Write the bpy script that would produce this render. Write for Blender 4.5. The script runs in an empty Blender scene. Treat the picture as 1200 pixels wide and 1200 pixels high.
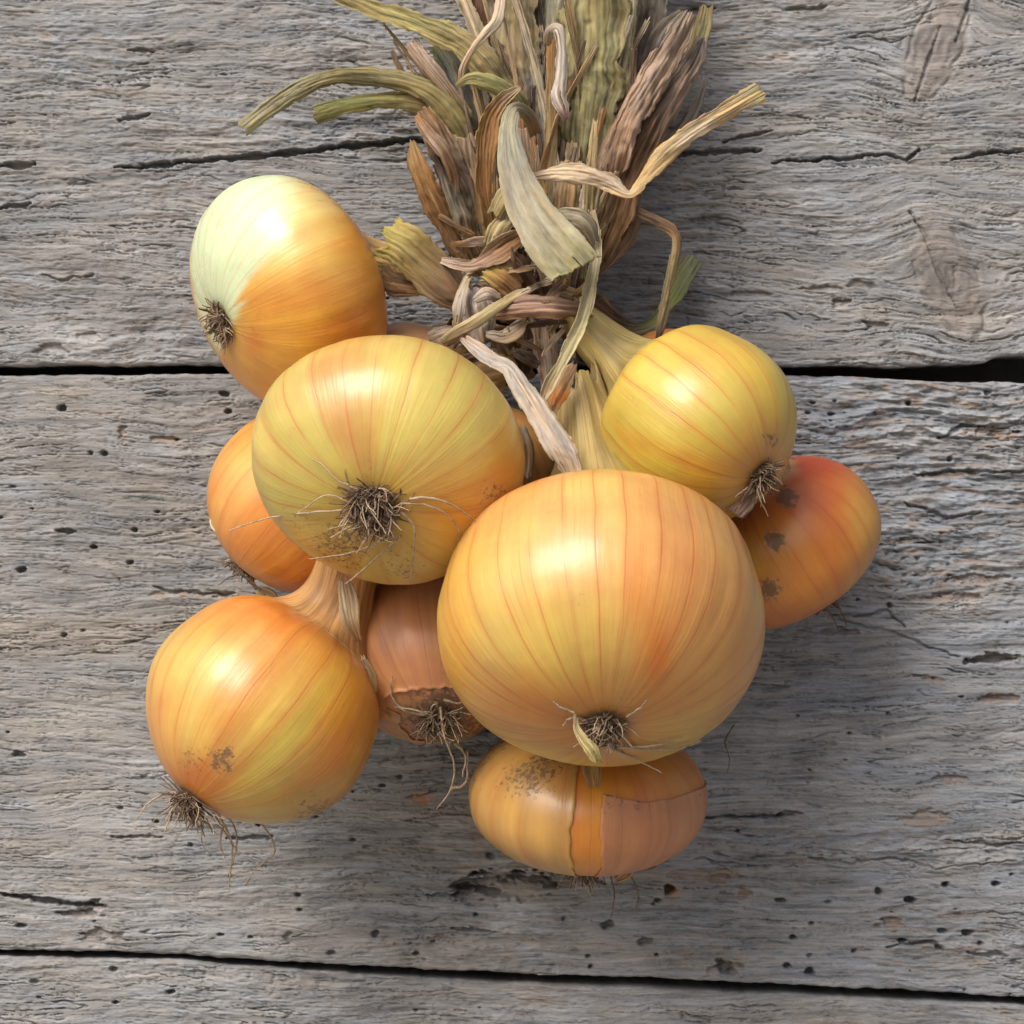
import bpy, math, random
import numpy as np
from mathutils import Vector

# ------------------------------------------------------------------ camera, light, exposure
D, W = 0.95, 0.33            # camera distance to the wall face, width of wall in the frame (metres)
scene = bpy.context.scene
cam_d = bpy.data.cameras.new('camera')
cam = bpy.data.objects.new('camera', cam_d)
scene.collection.objects.link(cam)
cam.location = (0, -D, 0)
cam.rotation_euler = (math.pi / 2, 0, 0)
cam_d.sensor_width = 36.0
cam_d.lens = 36.0 * D / W
cam_d.clip_start, cam_d.clip_end = 0.01, 50
cam_d.dof.use_dof = True
cam_d.dof.focus_distance = D - 0.085
cam_d.dof.aperture_fstop = 36
scene.camera = cam

LX, LY, LZ = -0.44, -0.60, 0.72          # towards the light
ln = math.sqrt(LX * LX + LY * LY + LZ * LZ)
LX, LY, LZ = LX / ln, LY / ln, LZ / ln
world = bpy.data.worlds.new("World")
scene.world = world
world.use_nodes = True
wn = world.node_tree.nodes
sky = wn.new('ShaderNodeTexSky')
sky.sky_type = 'NISHITA'
sky.sun_disc = False
sky.sun_elevation = math.asin(LZ)
sky.sun_rotation = math.atan2(LX, LY)
sky.dust_density = 6.0
sky.air_density = 0.7
sky.ozone_density = 0.3
wn['Background'].inputs['Strength'].default_value = 0.105
world.node_tree.links.new(sky.outputs['Color'], wn['Background'].inputs['Color'])
sun_d = bpy.data.lights.new('sun', 'SUN')
sun_d.energy = 1.5
sun_d.angle = math.radians(34)
sun_d.color = (1.0, 0.98, 0.95)
sun = bpy.data.objects.new('sun', sun_d)
scene.collection.objects.link(sun)
sun.rotation_euler = Vector((LX, LY, LZ)).to_track_quat('Z', 'Y').to_euler()
scene.view_settings.view_transform = 'Standard'
scene.view_settings.look = 'None'
scene.view_settings.gamma = 1.0
scene.cycles.use_denoising = True
scene.cycles.denoiser = 'OPENIMAGEDENOISE'
scene.cycles.denoising_input_passes = 'RGB_ALBEDO_NORMAL'
scene.cycles.denoising_prefilter = 'NONE'
scene.view_settings.exposure = 0.64

# ------------------------------------------------------------------ helpers
K = W / 1200.0


def P(px, py, d=0.0):
    """point seen at (px, py) of the 1200 px photograph, d mm in front of the wall face"""
    s = K * (D - d * .001) / D
    return np.array([(px - 600) * s, -d * .001, (600 - py) * s])


def proj(v):
    s = K * (D + v[:, 1]) / D
    return v[:, 0] / s + 600, 600 - v[:, 2] / s, -v[:, 1] * 1000


def sstep(a, b, x):
    t = np.clip((x - a) / (b - a), 0, 1)
    return t * t * (3 - 2 * t)


def _hash(i, j, seed):
    h = (i.astype(np.uint32) * np.uint32(374761393) + j.astype(np.uint32) * np.uint32(668265263)
         + np.uint32((seed * 2246822519) & 0xffffffff))
    h = (h ^ (h >> np.uint32(13))) * np.uint32(1274126177)
    h = h ^ (h >> np.uint32(16))
    return h


def perlin(x, y, seed=0):
    x = np.asarray(x, dtype=np.float64)
    y = np.asarray(y, dtype=np.float64)
    x, y = np.broadcast_arrays(x, y)
    x0 = np.floor(x)
    y0 = np.floor(y)
    fx, fy = x - x0, y - y0
    i, j = x0.astype(np.int64), y0.astype(np.int64)

    def g(a, b, dx, dy):
        ang = _hash(i + a, j + b, seed).astype(np.float64) * (2 * math.pi / 4294967296.0)
        return np.cos(ang) * dx + np.sin(ang) * dy
    u = fx * fx * fx * (fx * (fx * 6 - 15) + 10)
    v = fy * fy * fy * (fy * (fy * 6 - 15) + 10)
    a = g(0, 0, fx, fy) * (1 - u) + g(1, 0, fx - 1, fy) * u
    b = g(0, 1, fx, fy - 1) * (1 - u) + g(1, 1, fx - 1, fy - 1) * u
    return (a * (1 - v) + b * v) * 1.5


def grid_faces(nr, nc, wrap=False):
    r = np.arange(nr - 1)[:, None]
    c = np.arange(nc if wrap else nc - 1)[None, :]
    c2 = (c + 1) % nc
    return np.stack([r * nc + c + 0 * r, r * nc + c2, (r + 1) * nc + c2, (r + 1) * nc + c], -1).reshape(-1, 4)


def mesh_from(name, verts, quads, cols=None, attrs=None, uvs=None, smooth=True):
    me = bpy.data.meshes.new(name)
    quads = np.asarray(quads, dtype=np.int32)
    me.vertices.add(len(verts))
    me.vertices.foreach_set('co', np.asarray(verts, dtype=np.float32).ravel())
    n, k = quads.shape
    me.loops.add(n * k)
    me.loops.foreach_set('vertex_index', quads.ravel())
    me.polygons.add(n)
    me.polygons.foreach_set('loop_start', np.arange(0, n * k, k, dtype=np.int32))
    me.polygons.foreach_set('loop_total', np.full(n, k, dtype=np.int32))
    if uvs is not None:      # uvs per loop
        l = me.uv_layers.new(name='skin_map')
        l.data.foreach_set('uv', np.asarray(uvs, dtype=np.float32).ravel())
    if cols is not None:
        a = me.attributes.new('tone', 'FLOAT_COLOR', 'POINT')
        c = np.ones((len(verts), 4), dtype=np.float32)
        c[:, :3] = np.clip(cols, 0, 1)
        a.data.foreach_set('color', c.ravel())
    for k2, v in (attrs or {}).items():
        a = me.attributes.new(k2, 'FLOAT', 'POINT')
        a.data.foreach_set('value', np.asarray(v, dtype=np.float32))
    me.update(calc_edges=True)
    me.polygons.foreach_set('use_smooth', np.full(n, smooth, dtype=bool))
    me.validate()
    return me


def link(name, me, mat, parent=None, kind=None):
    o = bpy.data.objects.new(name, me)
    me.materials.append(mat)
    scene.collection.objects.link(o)
    if parent is not None:
        o.parent = parent
        top = parent
        off = np.zeros(3)
        while top is not None:
            off += np.array(top.location)
            top = top.parent
        n = len(me.vertices)
        co = np.empty(n * 3, dtype=np.float32)
        me.vertices.foreach_get('co', co)
        co = co.reshape(-1, 3) - off.astype(np.float32)
        me.vertices.foreach_set('co', co.ravel())
    if kind:
        o['kind'] = kind
    return o


def thing(name, label, cat, loc, group=None):
    o = bpy.data.objects.new(name, None)
    o.empty_display_size = 0.02
    scene.collection.objects.link(o)
    o.location = loc
    o['label'] = label
    o['category'] = cat
    if group:
        o['group'] = group
    return o


# ------------------------------------------------------------------ materials
def newmat(name):
    m = bpy.data.materials.new(name)
    m.use_nodes = True
    nt = m.node_tree
    return m, nt, nt.nodes['Principled BSDF']


def N(nt, t, **kw):
    n = nt.nodes.new(t)
    for k, v in kw.items():
        if k in n.inputs.keys() if hasattr(n.inputs, 'keys') else False:
            n.inputs[k].default_value = v
        else:
            setattr(n, k, v)
    return n


def math_n(nt, op, a, b=None, c=None, clamp=False):
    n = nt.nodes.new('ShaderNodeMath')
    n.operation = op
    n.use_clamp = clamp
    for i, v in enumerate((a, b, c)):
        if v is None:
            continue
        if isinstance(v, (int, float)):
            n.inputs[i].default_value = v
        else:
            nt.links.new(v, n.inputs[i])
    return n.outputs[0]


def mix_c(nt, f, a, b, blend='MIX'):
    n = nt.nodes.new('ShaderNodeMix')
    n.data_type = 'RGBA'
    n.blend_type = blend
    for s, v in ((0, f), (6, a), (7, b)):
        if isinstance(v, (int, float)):
            n.inputs[s].default_value = v
        elif isinstance(v, tuple):
            n.inputs[s].default_value = (*v, 1)
        else:
            nt.links.new(v, n.inputs[s])
    return n.outputs[2]


def smooth_n(nt, v, a, b):
    n = nt.nodes.new('ShaderNodeMapRange')
    n.interpolation_type = 'SMOOTHSTEP'
    nt.links.new(v, n.inputs[0])
    n.inputs[1].default_value = a
    n.inputs[2].default_value = b
    return n.outputs[0]


def noise_n(nt, vec, scale, detail=3, rough=.55, dim='3D'):
    n = nt.nodes.new('ShaderNodeTexNoise')
    n.noise_dimensions = dim
    n.inputs['Scale'].default_value = scale
    n.inputs['Detail'].default_value = detail
    n.inputs['Roughness'].default_value = rough
    if vec is not None:
        nt.links.new(vec, n.inputs['Vector'])
    return n.outputs[0]


def scaled(nt, vec, s):
    n = nt.nodes.new('ShaderNodeMapping')
    nt.links.new(vec, n.inputs[0])
    n.inputs['Scale'].default_value = s
    return n.outputs[0]


def skin_mat(name, veins=26, vein_col=(.50, .12, .03), vein=.55, rough=.30, sss=.06, seed=0.0, vw=.034):
    m, nt, b = newmat(name)
    at = N(nt, 'ShaderNodeAttribute', attribute_name='tone')
    dt = N(nt, 'ShaderNodeAttribute', attribute_name='dirt')
    uv = nt.nodes.new('ShaderNodeUVMap')
    uv.uv_map = 'skin_map'
    tc = nt.nodes.new('ShaderNodeTexCoord')
    sep = nt.nodes.new('ShaderNodeSeparateXYZ')
    nt.links.new(uv.outputs[0], sep.inputs[0])
    wob = noise_n(nt, scaled(nt, uv.outputs[0], (5, 1.6, 1)), 1.0, 3)
    w = math_n(nt, 'ADD', math_n(nt, 'MULTIPLY', sep.outputs[0], float(veins)),
               math_n(nt, 'MULTIPLY', math_n(nt, 'SUBTRACT', wob, .5), .5))
    w = math_n(nt, 'ADD', w, seed)
    vo = nt.nodes.new('ShaderNodeTexVoronoi')
    vo.voronoi_dimensions = '1D'
    vo.feature = 'DISTANCE_TO_EDGE'
    vo.inputs['Scale'].default_value = 1.0
    vo.inputs['Randomness'].default_value = .85
    nt.links.new(w, vo.inputs['W'])
    vo2 = nt.nodes.new('ShaderNodeTexVoronoi')
    vo2.voronoi_dimensions = '1D'
    vo2.feature = 'DISTANCE_TO_EDGE'
    vo2.inputs['Scale'].default_value = 3.1
    vo2.inputs['Randomness'].default_value = 1.0
    nt.links.new(w, vo2.inputs['W'])
    line2 = math_n(nt, 'SUBTRACT', 1.0, smooth_n(nt, vo2.outputs['Distance'], .01, .11))
    line = math_n(nt, 'SUBTRACT', 1.0, smooth_n(nt, vo.outputs['Distance'], vw * .15, vw))
    halo = math_n(nt, 'SUBTRACT', 1.0, smooth_n(nt, vo.outputs['Distance'], 0.0, .24))
    mod = smooth_n(nt, noise_n(nt, scaled(nt, uv.outputs[0], (17, 2.2, 1)), 1.0, 2), .30, .56)
    lf = math_n(nt, 'MULTIPLY', math_n(nt, 'MULTIPLY', line, mod), vein)
    mod2 = smooth_n(nt, noise_n(nt, scaled(nt, uv.outputs[0], (31, 3.0, 1)), 1.0, 2), .48, .75)
    lf = math_n(nt, 'ADD', lf, math_n(nt, 'MULTIPLY', math_n(nt, 'MULTIPLY', line2, mod2), vein * .55), clamp=True)
    hf = math_n(nt, 'MULTIPLY', math_n(nt, 'MULTIPLY', halo, mod), vein * .45)
    # fine fibres running from root to neck
    fib = noise_n(nt, scaled(nt, uv.outputs[0], (190, 2.5, 1)), 1.0, 3, .6)
    fib2 = noise_n(nt, scaled(nt, uv.outputs[0], (48, 1.6, 1)), 1.0, 3, .6)
    col = mix_c(nt, hf, at.outputs['Color'], vein_col)
    col = mix_c(nt, lf, col, vein_col)
    hs = nt.nodes.new('ShaderNodeHueSaturation')
    nt.links.new(col, hs.inputs['Color'])
    nt.links.new(math_n(nt, 'ADD', .80, math_n(nt, 'ADD', math_n(nt, 'MULTIPLY', fib, .16),
                                               math_n(nt, 'MULTIPLY', fib2, .24))), hs.inputs['Value'])
    nt.links.new(math_n(nt, 'ADD', .492, math_n(nt, 'MULTIPLY', fib2, .016)), hs.inputs['Hue'])
    col = hs.outputs[0]
    pat = noise_n(nt, tc.outputs['Object'], 55, 4, .6)
    hs2 = nt.nodes.new('ShaderNodeHueSaturation')
    nt.links.new(col, hs2.inputs['Color'])
    nt.links.new(math_n(nt, 'ADD', .82, math_n(nt, 'MULTIPLY', pat, .36)), hs2.inputs['Value'])
    nt.links.new(math_n(nt, 'ADD', .484, math_n(nt, 'MULTIPLY', pat, .032)), hs2.inputs['Hue'])
    col = hs2.outputs[0]
    scr = noise_n(nt, scaled(nt, uv.outputs[0], (26, 9, 1)), 1.0, 5, .7)
    col = mix_c(nt, math_n(nt, 'MULTIPLY', smooth_n(nt, scr, .62, .74), .32), col, (.40, .22, .08))
    # soil specks where the bulb is dirty
    sp = noise_n(nt, tc.outputs['Object'], 620, 6, .72)
    sp = smooth_n(nt, math_n(nt, 'ADD', sp, math_n(nt, 'MULTIPLY', dt.outputs['Fac'], .30)), .70, .82)
    sp2 = noise_n(nt, tc.outputs['Object'], 900, 2, .5)
    sp2 = math_n(nt, 'MULTIPLY', smooth_n(nt, sp2, .74, .80), .45)
    sp = math_n(nt, 'MULTIPLY', math_n(nt, 'MAXIMUM', sp, sp2), math_n(nt, 'MULTIPLY', dt.outputs['Fac'], 1.6, clamp=True))
    sp = math_n(nt, 'MULTIPLY', sp, .78)
    smear = math_n(nt, 'MULTIPLY', math_n(nt, 'MULTIPLY', dt.outputs['Fac'], scr), .62, clamp=True)
    col = mix_c(nt, smear, col, (.30, .17, .07))
    col = mix_c(nt, sp, col, (.10, .065, .04))
    nt.links.new(col, b.inputs['Base Color'])
    r = math_n(nt, 'ADD', rough, math_n(nt, 'MULTIPLY', fib2, .12))
    r = math_n(nt, 'ADD', r, math_n(nt, 'MULTIPLY', sp, .4))
    r = math_n(nt, 'ADD', r, math_n(nt, 'MULTIPLY', math_n(nt, 'SUBTRACT', pat, .5), .30))
    nt.links.new(r, b.inputs['Roughness'])
    b.inputs['IOR'].default_value = 1.5
    b.inputs['Coat Weight'].default_value = .30 if rough < .42 else .1
    b.inputs['Coat Roughness'].default_value = .27
    b.inputs['Subsurface Weight'].default_value = sss
    b.inputs['Subsurface Radius'].default_value = (1.0, .45, .12)
    b.inputs['Subsurface Scale'].default_value = .004
    bp = nt.nodes.new('ShaderNodeBump')
    bp.inputs['Strength'].default_value = .45
    bp.inputs['Distance'].default_value = .0006
    dent = noise_n(nt, tc.outputs['Object'], 90, 2, .5)
    hgt = math_n(nt, 'ADD', math_n(nt, 'MULTIPLY', fib, .40), math_n(nt, 'MULTIPLY', fib2, 1.0))
    hgt = math_n(nt, 'ADD', hgt, math_n(nt, 'MULTIPLY', dent, 1.3))
    hgt = math_n(nt, 'SUBTRACT', hgt, math_n(nt, 'MULTIPLY', lf, .25))
    nt.links.new(hgt, bp.inputs['Height'])
    nt.links.new(bp.outputs[0], b.inputs['Normal'])
    return m


def leaf_mat(name, rough=.75, transl=.12, spec=.3):
    m, nt, b = newmat(name)
    at = N(nt, 'ShaderNodeAttribute', attribute_name='tone')
    uv = nt.nodes.new('ShaderNodeUVMap')
    uv.uv_map = 'skin_map'
    f = noise_n(nt, scaled(nt, uv.outputs[0], (45, 2000, 1)), 1.0, 4, .65)
    f2 = noise_n(nt, scaled(nt, uv.outputs[0], (420, 420, 1)), 1.0, 3, .6)
    hs = nt.nodes.new('ShaderNodeHueSaturation')
    nt.links.new(at.outputs['Color'], hs.inputs['Color'])
    nt.links.new(math_n(nt, 'ADD', .36, math_n(nt, 'ADD', math_n(nt, 'MULTIPLY', f, .85), math_n(nt, 'MULTIPLY', f2, .35))),
                 hs.inputs['Value'])
    nt.links.new(hs.outputs[0], b.inputs['Base Color'])
    b.inputs['Roughness'].default_value = rough
    b.inputs['Specular IOR Level'].default_value = spec
    bp = nt.nodes.new('ShaderNodeBump')
    bp.inputs['Strength'].default_value = .6
    bp.inputs['Distance'].default_value = .0005
    nt.links.new(math_n(nt, 'ADD', f, math_n(nt, 'MULTIPLY', f2, .5)), bp.inputs['Height'])
    nt.links.new(bp.outputs[0], b.inputs['Normal'])
    tr = nt.nodes.new('ShaderNodeBsdfTranslucent')
    nt.links.new(hs.outputs[0], tr.inputs['Color'])
    mx = nt.nodes.new('ShaderNodeMixShader')
    mx.inputs[0].default_value = transl
    nt.links.new(b.outputs[0], mx.inputs[1])
    nt.links.new(tr.outputs[0], mx.inputs[2])
    nt.links.new(mx.outputs[0], nt.nodes['Material Output'].inputs['Surface'])
    return m


def wood_mat():
    m, nt, b = newmat('weathered_wood')
    at = N(nt, 'ShaderNodeAttribute', attribute_name='tone')
    tc = nt.nodes.new('ShaderNodeTexCoord')
    f = noise_n(nt, scaled(nt, tc.outputs['Object'], (110, 40, 1900)), 1.0, 4, .65)
    f2 = noise_n(nt, scaled(nt, tc.outputs['Object'], (900, 300, 2600)), 1.0, 2, .6)
    hs = nt.nodes.new('ShaderNodeHueSaturation')
    nt.links.new(at.outputs['Color'], hs.inputs['Color'])
    nt.links.new(math_n(nt, 'ADD', .30, math_n(nt, 'ADD', math_n(nt, 'MULTIPLY', f, .85), math_n(nt, 'MULTIPLY', f2, .55))),
                 hs.inputs['Value'])
    nt.links.new(hs.outputs[0], b.inputs['Base Color'])
    b.inputs['Roughness'].default_value = .85
    b.inputs['Specular IOR Level'].default_value = .25
    bp = nt.nodes.new('ShaderNodeBump')
    bp.inputs['Strength'].default_value = .5
    bp.inputs['Distance'].default_value = .0004
    nt.links.new(math_n(nt, 'ADD', f, math_n(nt, 'MULTIPLY', f2, .6)), bp.inputs['Height'])
    nt.links.new(bp.outputs[0], b.inputs['Normal'])
    return m


def plain_mat(name, c1, c2, rough=.8, scale=300, metal=0.0):
    m, nt, b = newmat(name)
    tc = nt.nodes.new('ShaderNodeTexCoord')
    f = noise_n(nt, tc.outputs['Object'], scale, 4, .6)
    nt.links.new(mix_c(nt, smooth_n(nt, f, .3, .7), c1, c2), b.inputs['Base Color'])
    b.inputs['Roughness'].default_value = rough
    b.inputs['Metallic'].default_value = metal
    return m


WOOD = wood_mat()
GAP_DARK = plain_mat('dark_backing_wood', (.03, .027, .024), (.05, .045, .04), .9, 120)  # for the added sheet that darkens the plank gaps
IRON = plain_mat('old_iron', (.035, .04, .047), (.075, .085, .10), .55, 700, .6)
ROOT = plain_mat('dry_root', (.26, .185, .115), (.46, .36, .25), .8, 500)
ROOTD = plain_mat('brown_root', (.065, .04, .026), (.19, .13, .085), .85, 600)
PLATE = plain_mat('root_plate_crust', (.045, .03, .022), (.13, .085, .055), .9, 900)
LEAF = leaf_mat('dried_leaf')
SKINL = leaf_mat('papery_skin', .45, .25, .5)

# ------------------------------------------------------------------ ground added out of view far below to bounce light up, then the plank wall
BOUNCE_GROUND = plain_mat('pale_gravel', (.22, .20, .16), (.32, .29, .24), .9, 30)
gm = mesh_from('ground', [(-30, -30, -1.3), (30, -30, -1.3), (30, 30, -1.3), (-30, 30, -1.3)], [(0, 1, 2, 3)], smooth=False)
link('ground', gm, BOUNCE_GROUND, None, 'structure')
wall = thing('plank_wall', 'weathered grey wall of wide horizontal planks behind the hanging onions', 'wall', (0, 0, -.30))
rng = np.random.RandomState(5)

KNOTS = [(1112, 325, 34, 78, -24), (1098, 52, 30, 74, 22)]
CRACKS = [  # x, y polylines, half width px, depth mm
    ([(135, 197), (200, 191), (262, 186), (330, 180), (400, 172), (480, 165), (560, 168)], 2.2, 5),
    ([(700, 178), (790, 180), (860, 177), (892, 177)], 1.7, 4),
    ([(905, 190), (950, 188), (1000, 184), (1040, 181), (1062, 187), (1078, 176)], 1.6, 3.5),
    ([(1115, 187), (1150, 180), (1205, 176)], 1.6, 3.5),
    ([(848, 166), (872, 160), (892, 155), (905, 153)], 1.4, 2.5),
    ([(1072, 118), (1085, 80), (1102, 30)], 1.4, 2.5), ([(1120, 50), (1132, 15), (1138, -5)], 1.3, 2.5),
    ([(1066, 248), (1084, 275), (1098, 315), (1122, 362)], 1.2, 2.2),
    ([(-5, 1047), (35, 1052), (70, 1058), (118, 1062)], 2.4, 5),
    ([(0, 195), (40, 192)], 2.5, 3), ([(0, 245), (35, 238)], 2.5, 3), ([(140, 140), (175, 134)], 2.2, 2.5),
    ([(150, 58), (180, 59)], 1.8, 2), ([(50, 322), (75, 328), (110, 322)], 1.3, 1.4),
    ([(828, 958), (915, 955), (940, 952)], 1.5, 2.5), ([(1135, 1117), (1180, 1119)], 1.6, 2.5),
    ([(800, 1135), (1010, 1060)], .1, .1),
    ([(880, 1005), (930, 1000), (985, 1012), (1050, 1005), (1100, 1018), (1190, 1008)], 1.0, 1.2),
    ([(1120, 985), (1160, 990), (1205, 988)], 1.4, 2.0), ([(1040, 1112), (1090, 1104), (1105, 1112)], 1.6, 2.4),
    ([(960, 712), (1000, 730), (1052, 742), (1090, 760), (1125, 770)], 1.0, 1.2),
    ([(1000, 722), (1040, 716), (1060, 735)], 1.2, 1.6),
    ([(1100, 512), (1130, 500), (1155, 497)], 1.6, 2.4), ([(1070, 558), (1120, 552), (1200, 553)], 1.3, 2.0),
    ([(1060, 590), (1110, 606), (1150, 600)], 1.3, 1.8), ([(1130, 775), (1165, 773), (1190, 771)], 2.5, 3),
    ([(500, 1047), (530, 1050), (552, 1042)], 1.5, 1.8), ([(530, 1088), (580, 1092)], 1.8, 2.4),
    ([(265, 983), (320, 982)], 1.4, 1.8), ([(130, 981), (190, 980)], 1.2, 1.4),
    ([(66, 622), (88, 622)], 2.2, 3), ([(180, 687), (192, 692), (275, 697)], 1.5, 1.6)]
HOLES = [(73, 479, 5), (122, 531, 4.5), (106, 531, 3.5), (14, 570, 3), (158, 621, 4.5), (152, 659, 3.5), (25, 668, 5),
         (75, 744, 4), (263, 462, 4), (268, 482, 4), (22, 884, 5), (140, 947, 3.5), (183, 963, 3), (223, 990, 3.5),
         (303, 966, 3.5), (259, 1095, 3.5), (293, 1098, 2.5), (349, 1049, 3.5), (388, 1117, 4), (40, 1150, 3.5),
         (133, 1137, 4.5), (199, 1163, 4), (136, 1175, 3), (25, 1085, 4), (447, 921, 3.5), (468, 910, 4), (574, 1004, 5.5),
         (556, 1023, 3.5), (413, 984, 3.5), (440, 1094, 5), (487, 1118, 4.5), (507, 1104, 3), (756, 1104, 6.5), (712, 1084, 6),
         (558, 1072, 3), (660, 1078, 3), (689, 1121, 3), (692, 1133, 3), (770, 1119, 3), (915, 1055, 4.5), (914, 955, 4),
         (929, 1099, 4.5), (922, 1132, 4.5), (949, 1139, 6), (949, 1120, 4), (951, 1082, 3), (1030, 1045, 5), (1067, 1056, 7),
         (1109, 1036, 4.5), (1168, 1036, 4.5), (1134, 1093, 6), (1103, 1091, 4), (1058, 1103, 5), (1101, 1111, 4.5),
         (1150, 1107, 4), (971, 1057, 3), (1000, 1115, 3.5), (785, 1043, 7), (947, 484, 3), (975, 485, 3), (1065, 472, 4),
         (1043, 709, 4), (1005, 702, 3), (1025, 484, 3), (1158, 460, 4), (1113, 538, 4), (860, 1140, 4), (850, 1134, 8)]
for _ in range(70):
    HOLES.append((rng.uniform(-30, 1230), rng.uniform(455, 1195), rng.uniform(1.4, 3.0)))
GOUGES = [  # x, y, rx, ry, depth mm, brown
    (592, 1038, 56, 17, 5.5, .35), (640, 1030, 50, 8, 3.0, .3), (560, 1050, 28, 13, 5.0, .25), (1165, 772, 26, 6, 2.2, .5),
    (1160, 506, 30, 7, 1.4, .8), (1185, 510, 18, 5, 1.2, 1.0), (1115, 556, 32, 5, 1.2, .8), (1085, 960, 32, 11, 1.0, .75),
    (1168, 820, 28, 5, 1.2, .7), (1112, 913, 20, 6, 1.1, .7), (1045, 1083, 15, 8, 1.6, 1.1), (1095, 797, 14, 4, .8, 1.0),
    (1150, 680, 34, 7, 1.2, .8), (1110, 700, 40, 6, 1.2, .7), (985, 740, 20, 5, 1.4, .5), (820, 1026, 45, 8, 1.0, .7),
    (843, 1030, 12, 5, 1.0, 1.1), (872, 1046, 8, 7, 1.2, 1.0), (110, 1064, 16, 8, 2.2, .4), (85, 1072, 22, 5, 2, .4),
    (120, 1098, 24, 9, 1.6, .3), (188, 515, 24, 4, 1.2, .9), (145, 510, 5, 9, 1.2, .6), (230, 697, 50, 4, .6, .6),
    (845, 1133, 18, 6, 2, .4), (920, 68, 12, 5, .5, .6), (490, 936, 12, 6, .6, 1.2), (1010, 333, 16, 5, 1.4, .3),
    (985, 355, 14, 4, 1.6, .3), (1025, 382, 16, 5, 2, .2), (965, 337, 20, 4, 1.6, .2), (815, 12, 22, 4, 2, .1),
    (950, 10, 26, 4, 2, .1), (880, 345, 24, 5, 1.0, .2), (350, 325, 20, 4, 1, .1), (60, 410, 22, 6, 1.4, .2),
    (100, 395, 16, 5, 1.2, .2), (265, 700, 20, 4, .8, .3), (430, 1000, 22, 6, 1.0, .3)]


def seg_dist(x, y, pts):
    d = np.full(x.shape, 1e9)
    tt = np.zeros(x.shape)
    n = len(pts) - 1
    for i, ((ax, ay), (bx, by)) in enumerate(zip(pts[:-1], pts[1:])):
        vx, vy = bx - ax, by - ay
        t = np.clip(((x - ax) * vx + (y - ay) * vy) / (vx * vx + vy * vy + 1e-9), 0, 1)
        dd = np.hypot(x - ax - t * vx, y - ay - t * vy)
        tt = np.where(dd < d, (i + t) / n, tt)
        d = np.minimum(d, dd)
    return d, tt


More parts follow.
